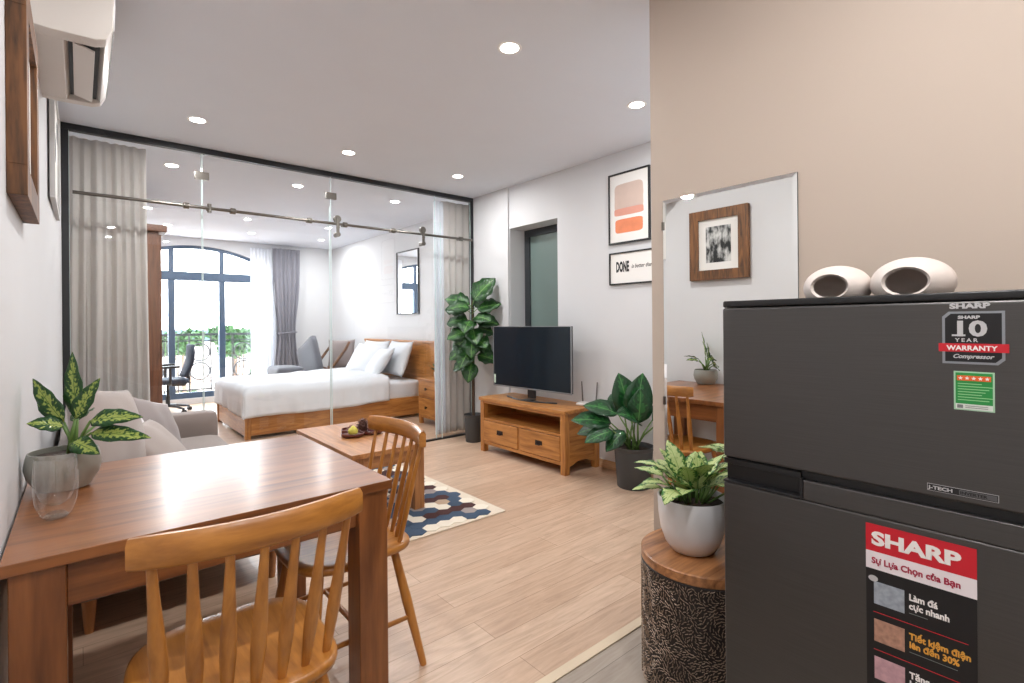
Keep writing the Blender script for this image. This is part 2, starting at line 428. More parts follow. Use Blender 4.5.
for p in panels:
    bm = bmesh.new()
    for s in (-.17, .17): tube(bm, [(p+s, 0, 0), (p+s, 0, 1.08)], .009, 6)
    for zc in (.44, .78):
        tube(bm, [(p + .155*math.cos(a*PI/12), 0, zc + .155*math.sin(a*PI/12)) for a in range(24)], .014, 6, closed=True)
        for sx in (-1, 1):
            tube(bm, [(p + sx*(.02 + .05*math.sin(t*PI/6)), 0, zc - .12 + .04*t) for t in range(7)], .006, 5)
            tube(bm, [(p + sx*(.03 + .028*math.cos(t*.8)*(1-t/12)), 0, zc + .03 + .028*math.sin(t*.8)*(1-t/12)) for t in range(9)], .005, 5)
        tube(bm, [(p, 0, zc-.15), (p, 0, zc+.15)], .006, 5)
    finish('scroll_panel', bm, m_iron, rail)

# what stands across the street
m_pale = plain('pale render', S(150, 142, 138), .8, var=.06)
bl = thing('building', 'pale low building with a blue grey parapet across the street beyond the balcony', 'building', (1.5, 20, 0))
finish('wall', BX(-9, 12, 0, 5, -9, .72), m_pale, bl, smooth=False)
finish('parapet', BX(-9.1, 12.1, -.12, 5.1, .72, 1.12), plain('blue grey parapet', S(60, 78, 96), .7), bl, bevel=.02)
for i in range(6):
    bm = BX(-3.2 + 1.7*i, -2.5 + 1.7*i, -.05, .02, -1.4, -.2); finish('window', bm, plain('pale shutter', S(196, 196, 200), .5), bl, bevel=.01)
m_bush = plain('outdoor foliage', S(40, 74, 32), .6, var=.5, vscale=4, trans=.3)  # one deep leaf green, tone varied by noise
def tree(name, x, y, z0, zc, rx, rz_, n, label, cat, seed):
    rnd = random.Random(seed); t = thing(name, label, cat, (x, y, z0), 0, 'greenery beyond the balcony')
    bm = bmesh.new(); tube(bm, [(0, 0, 0), (.05, 0, (zc-z0)*.5), (0, .03, zc-z0)], [.1, .07, .03], 8)
    for k in range(5): tube(bm, [(0, 0, (zc-z0)*.5), (rnd.uniform(-.6, .6)*rx, rnd.uniform(-.5, .5)*rx, zc-z0+rnd.uniform(0, .5)*rz_)], [.04, .012], 6)
    finish('trunk', bm, plain('bark', S(92, 74, 60), .8), t)
    bm = bmesh.new(); lobes = [(Vector((rnd.uniform(-.6, .6)*rx, rnd.uniform(-.6, .6)*rx, rnd.uniform(-.5, .5)*rz_)), rnd.uniform(.35, .6)) for _ in range(9)]
    for k in range(n):
        c, rr = rnd.choice(lobes); d = Vector((rnd.gauss(0, 1), rnd.gauss(0, 1), rnd.gauss(0, 1))).normalized()
        p = c + Vector((d.x*rx*rr, d.y*rx*rr, d.z*rz_*rr)) * rnd.uniform(.6, 1) + Vector((0, 0, zc-z0))
        q = Vector((rnd.gauss(0, 1), rnd.gauss(0, 1), rnd.gauss(0, 1))).normalized(); w = q.cross(d).normalized() * rnd.uniform(.05, .1); l = q * rnd.uniform(.08, .14)
        vs = [bm.verts.new(p + v) for v in (-l, w*.7 - l*.1, l, -w*.7 - l*.1)]; bm.faces.new(vs)
    finish('foliage', bm, m_bush, t, smooth=False, recalc=False)
tree('tree', 1.95, 15.0, -6, .75, .55, .42, 1500, 'leafy green treetop left of the window mullion, beyond the balcony railing', 'tree', 1)
tree('tree', 3.2, 15.5, -6, .85, .62, .45, 1700, 'brighter rounded treetop right of the centre mullion, above the railing', 'tree', 2)
tree('shrub', 2.2, 17.5, -7, -1.0, 1.0, .4, 700, 'low loose shrub seen through the lower part of the railing', 'shrub', 3)
tree('shrub', 4.6, 16.5, -7, -.4, .8, .4, 700, 'darker shrub seen low through the right end of the railing', 'shrub', 4)

# ------------------------------------------------------------------ lamps in the ceiling
m_lamp = emit('lamp glow', (1.0, .96, .9, 1), 22)
proto = None
def downlight(x, y, power, label):
    global proto
    if proto is None:
        t = thing('recessed_downlight', label, 'ceiling light', (x, y, H), 0, 'recessed ceiling downlights')
        bm = bmesh.new(); lathe(bm, [(.046, -.001), (.060, -.004), (.064, -.001), (.064, .0)], 32); finish('trim_ring', bm, m_white, t)
        bm = bmesh.new(); lathe(bm, [(0, -.003), (.047, -.002)], 32); finish('diffuser', bm, m_lamp, t, recalc=False)
        proto = t
    else: t = copy_thing(proto, (x, y, H), 0, label)
    ld = bpy.data.lights.new('downlight', 'AREA'); ld.shape = 'DISK'; ld.size = .09; ld.energy = power; ld.color = (1, .99, .985)
    lo = bpy.data.objects.new('downlight_lamp', ld); COL.objects.link(lo); lo.location = (0, 0, -.012); lo.parent = t
where = {(.63, 2.02): 'left of the frame above the dining table', (1.71, 2.02): 'largest one, nearest the camera at the top of the picture', (2.8, 2.02): 'right one beside the taupe wall corner',
         (.63, 4.10): 'left one in the row before the glass wall', (1.71, 4.10): 'middle one in the row before the glass wall', (2.8, 4.10): 'right one in the row before the glass wall'}
PW = 6.5
for k in [(1.71, 2.02), (.63, 2.02), (2.8, 2.02), (.63, 4.10), (1.71, 4.10), (2.8, 4.10)]: downlight(k[0], k[1], PW, 'round recessed white downlight, ' + where[k])
for x, w in ((.35, 'left'), (1.1, 'right')):  # unseen lamps, added because the kitchen end needs light
    downlight(x, .25, PW * .6, 'unseen round white downlight added to brighten the kitchen, %s of two' % w)
    downlight(x, -.75, PW * .7, 'unseen round white downlight added to brighten the rear of the kitchen, %s of two' % w)
for x, w in ((.63, 'left'), (1.71, 'middle'), (2.8, 'right')):  # row added to light the bedroom, placed over the front row's reflections
    downlight(x, 5.40, 7, 'round downlight added to brighten the bedroom just behind the glass wall, %s one' % w)
for x, w in ((.95, 'left, over the space before the window'), (2.03, 'middle, above the foot of the bed'), (3.1, 'right, near the grey curtain')):
    downlight(x, 8.6, 14, 'round recessed bedroom downlight, ' + w)

# ------------------------------------------------------------------ glass partition
part = struct(bpy.data.objects.new('partition_glass', None)); COL.objects.link(part); part.location = (0, YP, 0)
m_pg = glass_thin('partition glass', (.965, .985, .985, 1), 1.5, 1.1)
m_edge = plain('polished glass edge', S(214, 232, 232), .15)
PX0, PX1 = -.095, 3.428
bm = bmesh.new()
box(bm, PX0, PX1, -.025, .025, H-.045, H); box(bm, PX0, PX0+.04, -.025, .025, 0, H-.045); box(bm, PX1-.03, PX1, -.025, .025, 0, H-.045); box(bm, PX0+.04, PX1-.03, -.022, .022, 0, .018)
finish('frame', bm, m_black, part, bevel=.002)
def gpane(x0, x1, y, z0=.018, z1=H-.045):
    bm = bmesh.new(); vs = [bm.verts.new(p) for p in ((x0, y, z0), (x1, y, z0), (x1, y, z1), (x0, y, z1))]; bm.faces.new(vs)
    g = finish('glass_panel', bm, m_pg, part, smooth=False)
    bm = bmesh.new()
    for x in (x0, x1): box(bm, x-.0025, x+.0025, y-.005, y+.005, z0, z1)
    finish('glass_edge', bm, m_edge, g, smooth=False)
gpane(PX0+.04, .750, 0); gpane(.758, 1.797, 0); gpane(2.93, PX1-.03, 0)
gpane(1.77, 2.98, -.035, .02, 2.35)                       # sliding door leaf
bm = bmesh.new(); vs = [bm.verts.new(p) for p in ((1.80, 0, 2.36), (2.93, 0, 2.36), (2.93, 0, H-.045), (1.80, 0, H-.045))]; bm.faces.new(vs)
finish('glass_panel', bm, m_pg, part, smooth=False)
for x, z in ((.755, 2.46), (1.80, 2.46)):
    finish('clamp', BX(x-.05, x+.05, -.018, .018, z-.03, z+.03), m_steel, part, bevel=.003)
zr = 2.19; yr = -.075
bm = bmesh.new(); tube(bm, [(-.035, yr, zr), (3.375, yr, zr)], .0125, 16); rl = finish('sliding_rail', bm, m_steel, part)
for x in (.636, .961, 1.579, 1.904, 2.402, 3.218):
    bm = bmesh.new(); tube(bm, [(x-.022, yr, zr), (x-.018, yr, zr), (x+.018, yr, zr), (x+.022, yr, zr)], [.013, .024, .024, .013], 16)
    tube(bm, [(x, yr-.03, zr), (x, 0, zr)], .011, 12); finish('rail_stop', bm, m_steel, rl)
bm = bmesh.new(); tube(bm, [(.794, yr, zr-.035), (.794, yr, zr+.035)], .015, 12); tube(bm, [(.794, yr, zr), (.794, 0, zr)], .012, 12); finish('rail_stop', bm, m_steel, rl)
for x in (1.83, 2.735):
    bm = bmesh.new()
    tube(bm, [(x, yr-.014, zr+.045), (x, yr+.014, zr+.045)], .034, 20)
    box(bm, x-.014, x+.014, yr-.022, yr-.012, zr-.12, zr+.06)
    tube(bm, [(x, yr-.03, zr-.10), (x, -.03, zr-.10)], .022, 16); tube(bm, [(x, yr-.028, zr-.035), (x, yr-.012, zr-.035)], .016, 12)
    finish('roller_hanger', bm, m_steel, part, bevel=.001)

# ------------------------------------------------------------------ curtains
def curtain(name, label, x0, x1, y, z0, z1, mat, folds, depth=.035, tie=None, seed=0, top_in=0.0):
    rnd = random.Random(seed); bm = bmesh.new(); nx, nz = folds * 10, 40; rows = []
    ph = [rnd.uniform(-.5, .5) for _ in range(folds + 2)]
    for j in range(nz + 1):
        t = j / nz; z = z0 + (z1 - z0) * t; row = []
        sq = 1.0
        if tie: sq = 1 - tie[1] * math.exp(-((z - tie[0]) / tie[2]) ** 2)
        for i in range(nx + 1):
            s = i / nx; k = s * folds
            w = .75*math.sin(2*PI*k + ph[int(k)] * 2.2 * (1-t)) + .7 * noise.noise(Vector((k*1.1, t*1.3, seed))) + .35 * math.sin(2*PI*k*.37 + 1.7*seed + 1.2*(1-t))
            xx = x0 + (x1-x0) * (s + .012 * math.sin(7*s + 3*t + seed)); xc = (x0+x1)/2 + top_in*0
            xx = xc + (xx - xc) * sq * (1 - top_in * t)
            row.append(bm.verts.new((xx, y + depth * w * (.55 + .45 * abs(1 - t)) * (.6 + .4*sq), z)))
        rows.append(row)
    for j in range(nz):
        for i in range(nx): bm.faces.new((rows[j][i], rows[j][i+1], rows[j+1][i+1], rows[j+1][i]))
    return tag(finish(name, bm, mat, solid=.003), label, 'curtain')
m_linen = plain('greige linen', S(222, 217, 213), .85, bump=.1, bscale=400, var=.04, vscale=8, sheen=.2, trans=.3)
m_sheer = plain('sheer curtain', S(240, 242, 246), .8, trans=.6)
m_greycur = plain('slate curtain', S(126, 126, 136), .85, sheen=.2, var=.04)
curtain('linen_curtain', 'tall greige linen curtain hanging behind the left end of the glass wall', -.085, .42, YP + .16, .02, 2.64, m_linen, 8, .035, seed=2, top_in=.06)
curtain('linen_curtain', 'narrow greige linen curtain behind the right end of the glass wall', 3.12, 3.60, YP + .16, .02, 2.64, m_linen, 5, .03, seed=5)
curtain('sheer_curtain', 'thin white sheer panel along the left edge of the linen curtain beside the nightstand', 3.00, 3.13, YP + .14, .02, 2.62, m_sheer, 3, .02, seed=9)
curtain('sheer_curtain', 'white sheer curtain over the right edge of the arched window', 2.22, 2.62, YB - .10, .03, 2.58, m_sheer, 7, .025, seed=3)
curtain('grey_curtain', 'slate grey curtain tied back at the right of the arched window', 2.56, 3.02, YB - .14, .03, 2.60, m_greycur, 6, .045, tie=(1.12, .34, .55), seed=4)
bm = bmesh.new(); tube(bm, [(2.79 + .165*math.cos(a*PI/10), YB-.14+.06*math.sin(a*PI/10), 1.12 + .01*math.cos(a*PI/10)) for a in range(20)], .014, 8, closed=True)
tag(finish('curtain_tieback', bm, m_greycur), 'grey fabric tieback around the waist of the slate curtain', 'tieback')

# ------------------------------------------------------------------ dining table
tx0, tx1, ty0, ty1 = -.134, .765, 1.508, 2.415
tb = thing('dining_table', 'square brown wooden dining table with thick legs against the left wall', 'table', ((tx0+tx1)/2, (ty0+ty1)/2, 0))
hw, hd = (tx1-tx0)/2, (ty1-ty0)/2
finish('tabletop', BX(-hw, hw, -hd, hd, .722, .75), W_table('x'), tb, bevel=.002)
i_ = .012; lw = .095
for sx in (-1, 1):
    for sy in (-1, 1):
        xa, xb = sorted((sx*(hw-i_), sx*(hw-i_-lw))); ya, yb = sorted((sy*(hd-i_), sy*(hd-i_-lw)))
        finish('leg', BX(xa, xb, ya, yb, 0, .722), W_table('z'), tb, bevel=.003)
for sy in (-1, 1):
    ya, yb = sorted((sy*(hd-i_-.022), sy*(hd-i_-.045))); finish('apron', BX(-hw+i_+lw, hw-i_-lw, ya, yb, .615, .722), W_table('x'), tb, bevel=.002)
for sx in (-1, 1):
    xa, xb = sorted((sx*(hw-i_-.022), sx*(hw-i_-.045))); finish('apron', BX(xa, xb, -hd+i_+lw, hd-i_-lw, .615, .722), W_table('y'), tb, bevel=.002)

# ------------------------------------------------------------------ spindle back chairs (sitter looks along +y)
def make_chair(label, loc, rz):
    t = thing('spindle_chair', label, 'chair', loc, rz, 'spindle back dining chairs')
    # seat: shaped plank with rounded front and a dished top
    bm = bmesh.new(); n = 40; pts = []
    for k in range(n):
        a = 2*PI*k/n; c, s = math.cos(a), math.sin(a)
        ex = .55 if s > 0 else .42
        x = .222 * math.copysign(abs(c)**ex, c) * (1.0 if s > 0 else .93); y = .215 * math.copysign(abs(s)**(.75 if s > 0 else .5), s)
        pts.append((x, y))
    def ringv(sc, z): return [bm.verts.new((p[0]*sc, p[1]*sc, z)) for p in pts]
    rr = [ringv(.90, .418), ringv(.985, .428), ringv(1.0, .440), ringv(.992, .449), ringv(.96, .453), ringv(.8, .449), ringv(.5, .444), ringv(.2, .4435)]
    for a, b in zip(rr, rr[1:]):
        for k in range(n): bm.faces.new((a[k], a[(k+1) % n], b[(k+1) % n], b[k]))
    bm.faces.new(rr[0][::-1]); bm.faces.new(rr[-1]); finish('seat', bm, W_chair('y'), t, angle=70)
    # top rail: bent plank
    zt, zb = .858, .794; bm = bmesh.new(); m_ = 20; sec = []
    def arc(s):  # s -1..1
        return s * .224, -.268 + .05 * s*s
    for i in range(m_ + 1):
        s = -1 + 2*i/m_; x, y = arc(s); nx_, ny_ = -2*.05*s/.224, 1.0; l = math.hypot(nx_, ny_); nx_, ny_ = nx_/l, ny_/l
        th = .0125; e = 1 - .10 * s**8; hh = (zt-zb)/2*e; zc = (zt+zb)/2
        prof = [(-th, -hh+.006), (-th+.006, -hh), (th-.006, -hh), (th, -hh+.006), (th, hh-.01), (th-.008, hh), (-th+.008, hh), (-th, hh-.01)]
        sec.append([bm.verts.new((x + nx_*a, y + ny_*a - .12*b*.0, zc + b)) for a, b in prof])
    for a, b in zip(sec, sec[1:]):
        for k in range(8): bm.faces.new((a[k], a[(k+1) % 8], b[(k+1) % 8], b[k]))
    bm.faces.new(sec[0][::-1]); bm.faces.new(sec[-1]); finish('top_rail', bm, W_chair('x'), t, angle=50)
    for i in range(7):
        s = -1 + 2*i/6; x, y = arc(s*.85); x0 = s*.166; y0 = -.178 + .03*s*s
        bm = bmesh.new(); P0 = Vector((x0, y0, .44)); P1 = Vector((x, y, .80)); d = P1 - P0; rows = []
        for k, (tt, w) in enumerate(((0, .0085), (.12, .0125), (.32, .0165), (.5, .0160), (.75, .0115), (1, .0085))):
            c = P0 + d*tt; rows.append([bm.verts.new(c + Vector((math.cos(q*PI/5)*w, math.sin(q*PI/5)*.0075, 0))) for q in range(10)])
        for a, b in zip(rows, rows[1:]):
            for q in range(10): bm.faces.new((a[q], a[(q+1) % 10], b[(q+1) % 10], b[q]))
        bm.faces.new(rows[0][::-1]); bm.faces.new(rows[-1]); finish('spindle', bm, W_chair('z'), t, angle=60)
    feet = {}
    for sx in (-1, 1):
        for sy in (-1, 1):
            a = Vector((sx*.15, sy*.135, .425)); b = Vector((sx*.222, sy*(.20 if sy > 0 else .215), 0)); feet[(sx, sy)] = (a, b)
            bm = bmesh.new(); tube(bm, [b, b.lerp(a, .03), b.lerp(a, .55), a], [.011, .0125, .018, .0145], 14); finish('leg', bm, W_chair('z'), t)
    for sx in (-1, 1):
        p, q = feet[(sx, -1)][1].lerp(feet[(sx, -1)][0], .42), feet[(sx, 1)][1].lerp(feet[(sx, 1)][0], .42)
        bm = bmesh.new(); tube(bm, [p, p.lerp(q, .5), q], [.008, .0105, .008], 10); finish('stretcher', bm, W_chair('y'), t)
    f = .42; y_ = 0
    p = feet[(-1, -1)][1].lerp(feet[(-1, -1)][0], f).lerp(feet[(-1, 1)][1].lerp(feet[(-1, 1)][0], f), .5); q = Vector((-p.x, p.y, p.z))
    bm = bmesh.new(); tube(bm, [p, p.lerp(q, .5), q], [.008, .0105, .008], 10); finish('stretcher', bm, W_chair('x'), t)
    return t
ch = make_chair('honey coloured spindle back wooden chair nearest the camera, its back turned to it', (.289, 1.405, 0), 0)
copy_thing(ch, (.740, 1.870, 0), R(90), 'honey coloured spindle back wooden chair at the right side of the dining table')

# ------------------------------------------------------------------ plants
def up_perp(d): 
    d = Vector(d).normalized(); z = Vector((0, 0, 1)); u = z - d*z.dot(d)
    return u if u.length > .05 else Vector((1, 0, 0))
m_soil = plain('potting soil', S(52, 38, 28), .95, bump=.8, bscale=120, var=.3)
m_stem = plain('green stem', S(96, 128, 62), .5)
m_dief = leaf_mat('dumb cane leaf', S(34, 78, 34), S(92, 128, 50), S(172, 188, 96), .07)
m_agl = leaf_mat('aglaonema leaf', S(62, 118, 52), S(158, 188, 104), S(204, 218, 150), .19)
m_fid = leaf_mat('fiddle leaf', S(30, 72, 30), S(42, 92, 36), S(64, 118, 46), .02, S(120, 160, 90))
m_lily = leaf_mat('broad leaf', S(22, 70, 34), S(30, 90, 40), S(46, 112, 52), .02, S(96, 150, 84))

# grey bowl on the dining table
gx, gy = -.042, 2.12
pp = thing('potted_dieffenbachia', 'variegated green and cream leafed plant in a grey bowl on the dining table', 'potted plant', (gx, gy, .75))
bm = bmesh.new(); lathe(bm, [(0, .0), (.050, 0), (.064, .004), (.087, .042), (.0935, .072), (.090, .100), (.085, .118), (.081, .118), (.084, .1), (.084, .09), (0, .088)], 48)
finish('bowl', bm, plain('grey ceramic', S(150, 150, 142), .35, bump=.05, bscale=20), pp)
bm = bmesh.new(); lathe(bm, [(0, .106), (.04, .108), (.0825, .102), (.0825, .095), (0, .095)], 32); finish('soil', bm, m_soil, pp)
def polar(az, el): return Vector((math.cos(R(az))*math.cos(R(el)), math.sin(R(az))*math.cos(R(el)), math.sin(R(el))))
# right-hand direction of the view on this plant is about azimuth -50
VR, VA = Vector((.763, -.646, 0)), Vector((.646, .763, 0))       # sideways and away, as seen from the room's entrance
specs = [  # stem tip (side, away, up), leaf direction (side, away, up), length, width, bend
    ((.02, .01, .115), (-.16, .02, 1), .205, .060, .15), ((-.005, -.01, .10), (-.62, -.05, .78), .175, .062, .25), ((.03, -.01, .11), (.42, .0, .9), .140, .058, .3),
    ((.085, -.02, .105), (1, -.1, .22), .155, .062, .45), ((.095, -.03, .07), (1, -.12, .02), .185, .056, .3), ((.05, -.04, .045), (.75, -.4, -.05), .11, .055, .6),
    ((.0, -.02, .09), (-.5, -.6, .35), .085, .055, .6), ((-.02, .05, .09), (-.3, .8, .5), .12, .055, .6), ((.04, .06, .08), (.5, .8, .4), .12, .055, .6)]
bml = bmesh.new(); uvl = bml.loops.layers.uv.new('UVMap'); bms = bmesh.new()
def V3(t): return VR*t[0] + VA*t[1] + Vector((0, 0, t[2]))
for i, (tp, dr, L_, w_, bd) in enumerate(specs):
    b0 = V3((.012 + .01*math.cos(i*2.1), .01*math.sin(i*2.1), .104)) + VR*.014; tip = V3(tp) + VR*.016 + Vector((0, 0, .106))
    tube(bml, [b0, b0.lerp(tip, .5) + Vector((0, 0, .012)), tip], [.0055, .0042, .0028], 8, mi=1)
    leaf(bml, uvl, tip, V3(dr), VA*-1 + Vector((0, 0, .15 if dr[2] > .7 else .9)), L_, w_, bd, .2, 12, wave=.12)
finish('foliage', bml, [m_dief, m_stem], pp, solid=.0012, recalc=False, angle=180); bms.free()

# drinking glass: double walled tumbler
m_glass = glass_thin('tumbler glass', (.975, .985, .985, 1), 1.5, 1.9)
bm = bmesh.new(); lathe(bm, [(0, .001), (.026, .001), (.030, .004), (.036, .012), (.046, .036), (.0495, .065), (.0495, .10), (.046, .138), (.0445, .1395), (.0430, .137), (.0455, .10), (.0425, .066), (.034, .044), (.018, .032), (0, .029)], 48)
lathe(bm, [(0, .0015), (.024, .002), (.027, .006), (.020, .012), (0, .013)], 32)
for v in bm.verts: v.co = Vector((v.co.x*.93, v.co.y*.93, v.co.z*1.14))
gl = finish('drinking_glass', bm, m_glass, loc=(-.052, 1.80, .7505)); tag(gl, 'empty clear glass tumbler on the dining table before the grey bowl', 'glass')

# white pot of aglaonema on the stump
px, py = 1.640, .965
sx_, sy_ = 1.668, .938
st = thing('stump_side_table', 'round dark stump side table with a carved grain pattern and wooden top beside the fridge', 'side table', (sx_, sy_, 0))
rs = .212
bm = bmesh.new(); lathe(bm, [(0, 0), (rs-.004, 0), (rs, .004), (rs, .412), (rs-.002, .415), (0, .415)], 64)
rnd = random.Random(5); pl = []
grid = {}; cell = .0072; circ = 2*PI*rs
for _ in range(26000):
    g = rnd.uniform(0, circ); z = rnd.uniform(.006, .407); ci, cj = int(g/cell), int(z/cell)
    if any((g-q[0])**2 + (z-q[1])**2 < cell*cell for a in (-1, 0, 1) for b_ in (-1, 0, 1) for q in grid.get((ci+a, cj+b_), ())): continue
    grid.setdefault((ci, cj), []).append((g, z)); pl.append((g, z))
for g, z in pl:
    a = g / rs; th = 1.5*noise.noise(Vector((a*2.5, z*11, 3))) * PI + rnd.uniform(-.45, .45); l, w = rnd.uniform(.0052, .0075), .0019
    e1 = Vector((-math.sin(a), math.cos(a), 0)); e2 = Vector((0, 0, 1)); nr = Vector((math.cos(a), math.sin(a), 0))
    d = e1*math.cos(th) + e2*math.sin(th); s = e2*math.cos(th) - e1*math.sin(th); c = nr*rs + Vector((0, 0, z))
    def pt(u_, v_, h_):
        q = c + d*u_*l + s*v_*w; q2 = Vector((q.x, q.y, 0)).normalized() * (rs + h_); return bm.verts.new((q2.x, q2.y, min(.412, max(.003, q.z))))
    base = [pt(-1, 0, -.001), pt(-.6, 1, -.001), pt(.6, 1, -.001), pt(1, 0, -.001), pt(.6, -1, -.001), pt(-.6, -1, -.001)]; t1, t2 = pt(-.55, 0, .0028), pt(.55, 0, .0028)
    for f in ((base[0], base[1], t1), (base[1], base[2], t2, t1), (base[2], base[3], t2), (base[3], base[4], t2), (base[4], base[5], t1, t2), (base[5], base[0], t1)):
        bm.faces.new(f).material_index = 1
finish('carved_drum', bm, [plain('charred wood', S(34, 26, 24), .55), plain('bronze carved grain', S(150, 130, 112), .35, .15)], st, angle=30)
bm = bmesh.new(); lathe(bm, [(0, .415), (rs-.003, .415), (rs+.001, .419), (rs+.001, .447), (rs-.003, .45), (0, .45)], 64); finish('top_disc', bm, wood('stump top ', S(110, 66, 36), S(188, 130, 82), 'x', .4, .3), st, angle=30)
pw = thing('potted_aglaonema', 'pale variegated leafy plant in a smooth white pot on the stump side table', 'potted plant', (px, py, .4505))
bm = bmesh.new(); lathe(bm, [(0, 0), (.060, 0), (.072, .004), (.092, .032), (.107, .075), (.114, .125), (.117, .186), (.115, .190), (.110, .188), (.108, .165), (0, .16)], 64)
finish('pot', bm, plain('white glazed ceramic', S(226, 226, 228), .3, coat=.4), pw)
bm = bmesh.new(); lathe(bm, [(0, .172), (.06, .174), (.108, .166), (.108, .16), (0, .16)], 32); finish('soil', bm, m_soil, pw)
bml = bmesh.new(); uvl = bml.loops.layers.uv.new('UVMap'); bms = bmesh.new(); rnd = random.Random(21)
for i in range(30):
    az = i*137.5 + rnd.uniform(-12, 12); el = 16 + 58*(i/30) + rnd.uniform(-7, 7); k = 1 - i/60
    b0 = Vector((.05*k*math.cos(R(az)), .05*k*math.sin(R(az)), .168)); d = polar(az, min(85, el+25)); sl = .04 + .06*rnd.random(); tip = b0 + d*sl
    tube(bml, [b0, tip], [.004, .003], 6, mi=1)
    leaf(bml, uvl, tip, polar(az, el), (0, 0, 1) if el < 66 else VA*-1, rnd.uniform(.11, .14), rnd.uniform(.066, .08), rnd.uniform(.4, .9), .2, 10, shape=.46, wave=.08)
finish('foliage', bml, [m_agl, m_stem], pw, solid=.001, recalc=False, angle=180); bms.free()

# broad leafed plant beside the tv stand
m_gpot = plain('charcoal plastic pot', S(66, 68, 70), .5)
def floor_pot(root, r0, r1, h):
    bm = bmesh.new(); lathe(bm, [(0, 0), (r0, 0), (r0+.003, .004), (r1-.006, h-.03), (r1-.004, h-.028), (r1, h-.024), (r1+.003, h), (r1-.004, h), (r1-.012, h-.02), (r1-.014, h-.05), (0, h-.05)], 48)
    finish('pot', bm, m_gpot, root)
    bm = bmesh.new(); lathe(bm, [(0, h-.03), (r1-.016, h-.035), (r1-.016, h-.05), (0, h-.05)], 32); finish('soil', bm, m_soil, root)
pb = thing('potted_broadleaf_plant', 'glossy dark green broad leafed plant in a charcoal pot beside the television stand', 'potted plant', (3.22, 2.38, 0))
floor_pot(pb, .120, .150, .31)
bml = bmesh.new(); uvl = bml.loops.layers.uv.new('UVMap'); bms = bmesh.new()
# seen from the camera, left is about azimuth 125, towards the camera about 216
specs = [(125, 80, .26, 150, 78, .30, .15, .35), (-60, 82, .24, -75, 74, .32, .15, .4), (125, 62, .30, 130, 30, .26, .12, .75), (150, 50, .26, 140, 18, .28, .13, .6), (130, 48, .24, 130, -4, .24, .11, .5),
         (216, 66, .24, 200, 42, .24, .13, .9), (170, 44, .22, 165, 0, .22, .10, .7), (-50, 62, .26, -55, 36, .26, .12, .7), (-80, 50, .24, -80, 16, .24, .11, .7), (60, 70, .26, 70, 50, .24, .12, .6),
         (216, 80, .22, 240, 68, .24, .13, .5), (185, 58, .18, 175, -30, .20, .09, .35), (30, 56, .22, 25, 30, .22, .11, .6)]
for i, (sa, se, sl, la, le, L_, w_, bd) in enumerate(specs):
    b0 = Vector((.035*math.cos(i*2.4), .035*math.sin(i*2.4), .28)); tip = b0 + polar(sa, se)*sl
    tube(bml, [b0, b0.lerp(tip, .5) + Vector((0, 0, .02)), tip], [.008, .006, .004], 8, mi=1)
    leaf(bml, uvl, tip, polar(la, le), Vector((-.6, -.8, .35)) if le > 60 else Vector((-.4, -.5, .9)), L_*1.12, w_*1.5, bd, .15, 12, shape=.5, wave=.05)
for v in bml.verts: v.co.x = min(v.co.x, XR - .02 - 3.22)
finish('foliage', bml, [m_lily, m_stem], pb, solid=.0015, recalc=False, angle=180); bms.free()

# fiddle leaf fig in the corner
pf = thing('fiddle_leaf_fig', 'tall fiddle leaf fig in a charcoal pot in the corner left of the television', 'potted plant', (3.19, 4.42, 0))
floor_pot(pf, .080, .098, .29)
bm = bmesh.new(); tube(bm, [(0, 0, .26), (.004, .004, .6), (-.004, 0, .95), (.01, .0, 1.3), (.0, .01, 1.5)], [.013, .012, .011, .009, .006], 10)
tube(bm, [(.02, .01, .26), (.014, .008, .7), (.0, .0, 1.05)], [.008, .008, .007], 8); finish('trunk', bm, plain('fig bark', S(78, 60, 46), .8, bump=.2), pf)
bml = bmesh.new(); uvl = bml.loops.layers.uv.new('UVMap'); bms = bmesh.new(); rnd = random.Random(11)
fs = [(125, .84, -12, .17), (-60, .9, -5, .17), (216, .86, -50, .16), (20, .95, 0, .15), (150, 1.0, -20, .18), (-40, 1.02, -15, .17), (200, 1.0, -40, .18), (100, 1.08, -8, .16), (-90, 1.1, -18, .17), (230, 1.12, -38, .18),
      (160, 1.16, -10, .17), (-20, 1.18, -5, .17), (60, 1.2, 0, .15), (130, 1.27, 0, .19), (-50, 1.26, 4, .18), (210, 1.28, -18, .17), (120, 1.35, 12, .20), (135, 1.42, 24, .20), (-50, 1.36, 18, .19), (-60, 1.44, 52, .24), (180, 1.4, 12, .17), (10, 1.38, 24, .17), (-80, 1.3, 5, .17), (240, 1.2, -28, .17), (110, .93, -38, .14), (140, 1.1, -32, .16)]
for az, z, el, L_ in fs:
    b0 = Vector((0, 0, z)); tip = b0 + polar(az, el+25)*rnd.uniform(.04, .07); tube(bml, [b0, tip], [.004, .003], 6, mi=1)
    leaf(bml, uvl, tip, polar(az + rnd.uniform(-10, 10), el), Vector((-.5, -.55, .7)) if el > -25 else Vector((-.6, -.7, .4)), L_ * 1.42, L_*1.12, rnd.uniform(.3, .8), .15, 10, shape=.52, wave=.16)
for v in bml.verts: v.co.x = min(v.co.x, XR - .03 - 3.19); v.co.y = min(v.co.y, YP - .06 - 4.42)
finish('foliage', bml, [m_fid, m_stem], pf, solid=.0015, recalc=False, angle=180); bms.free()

# ------------------------------------------------------------------ television and stand
ts = thing('tv_stand', 'low honey oak television stand with an open shelf and two drawers', 'tv stand', (3.225, 3.475, 0), R(90))
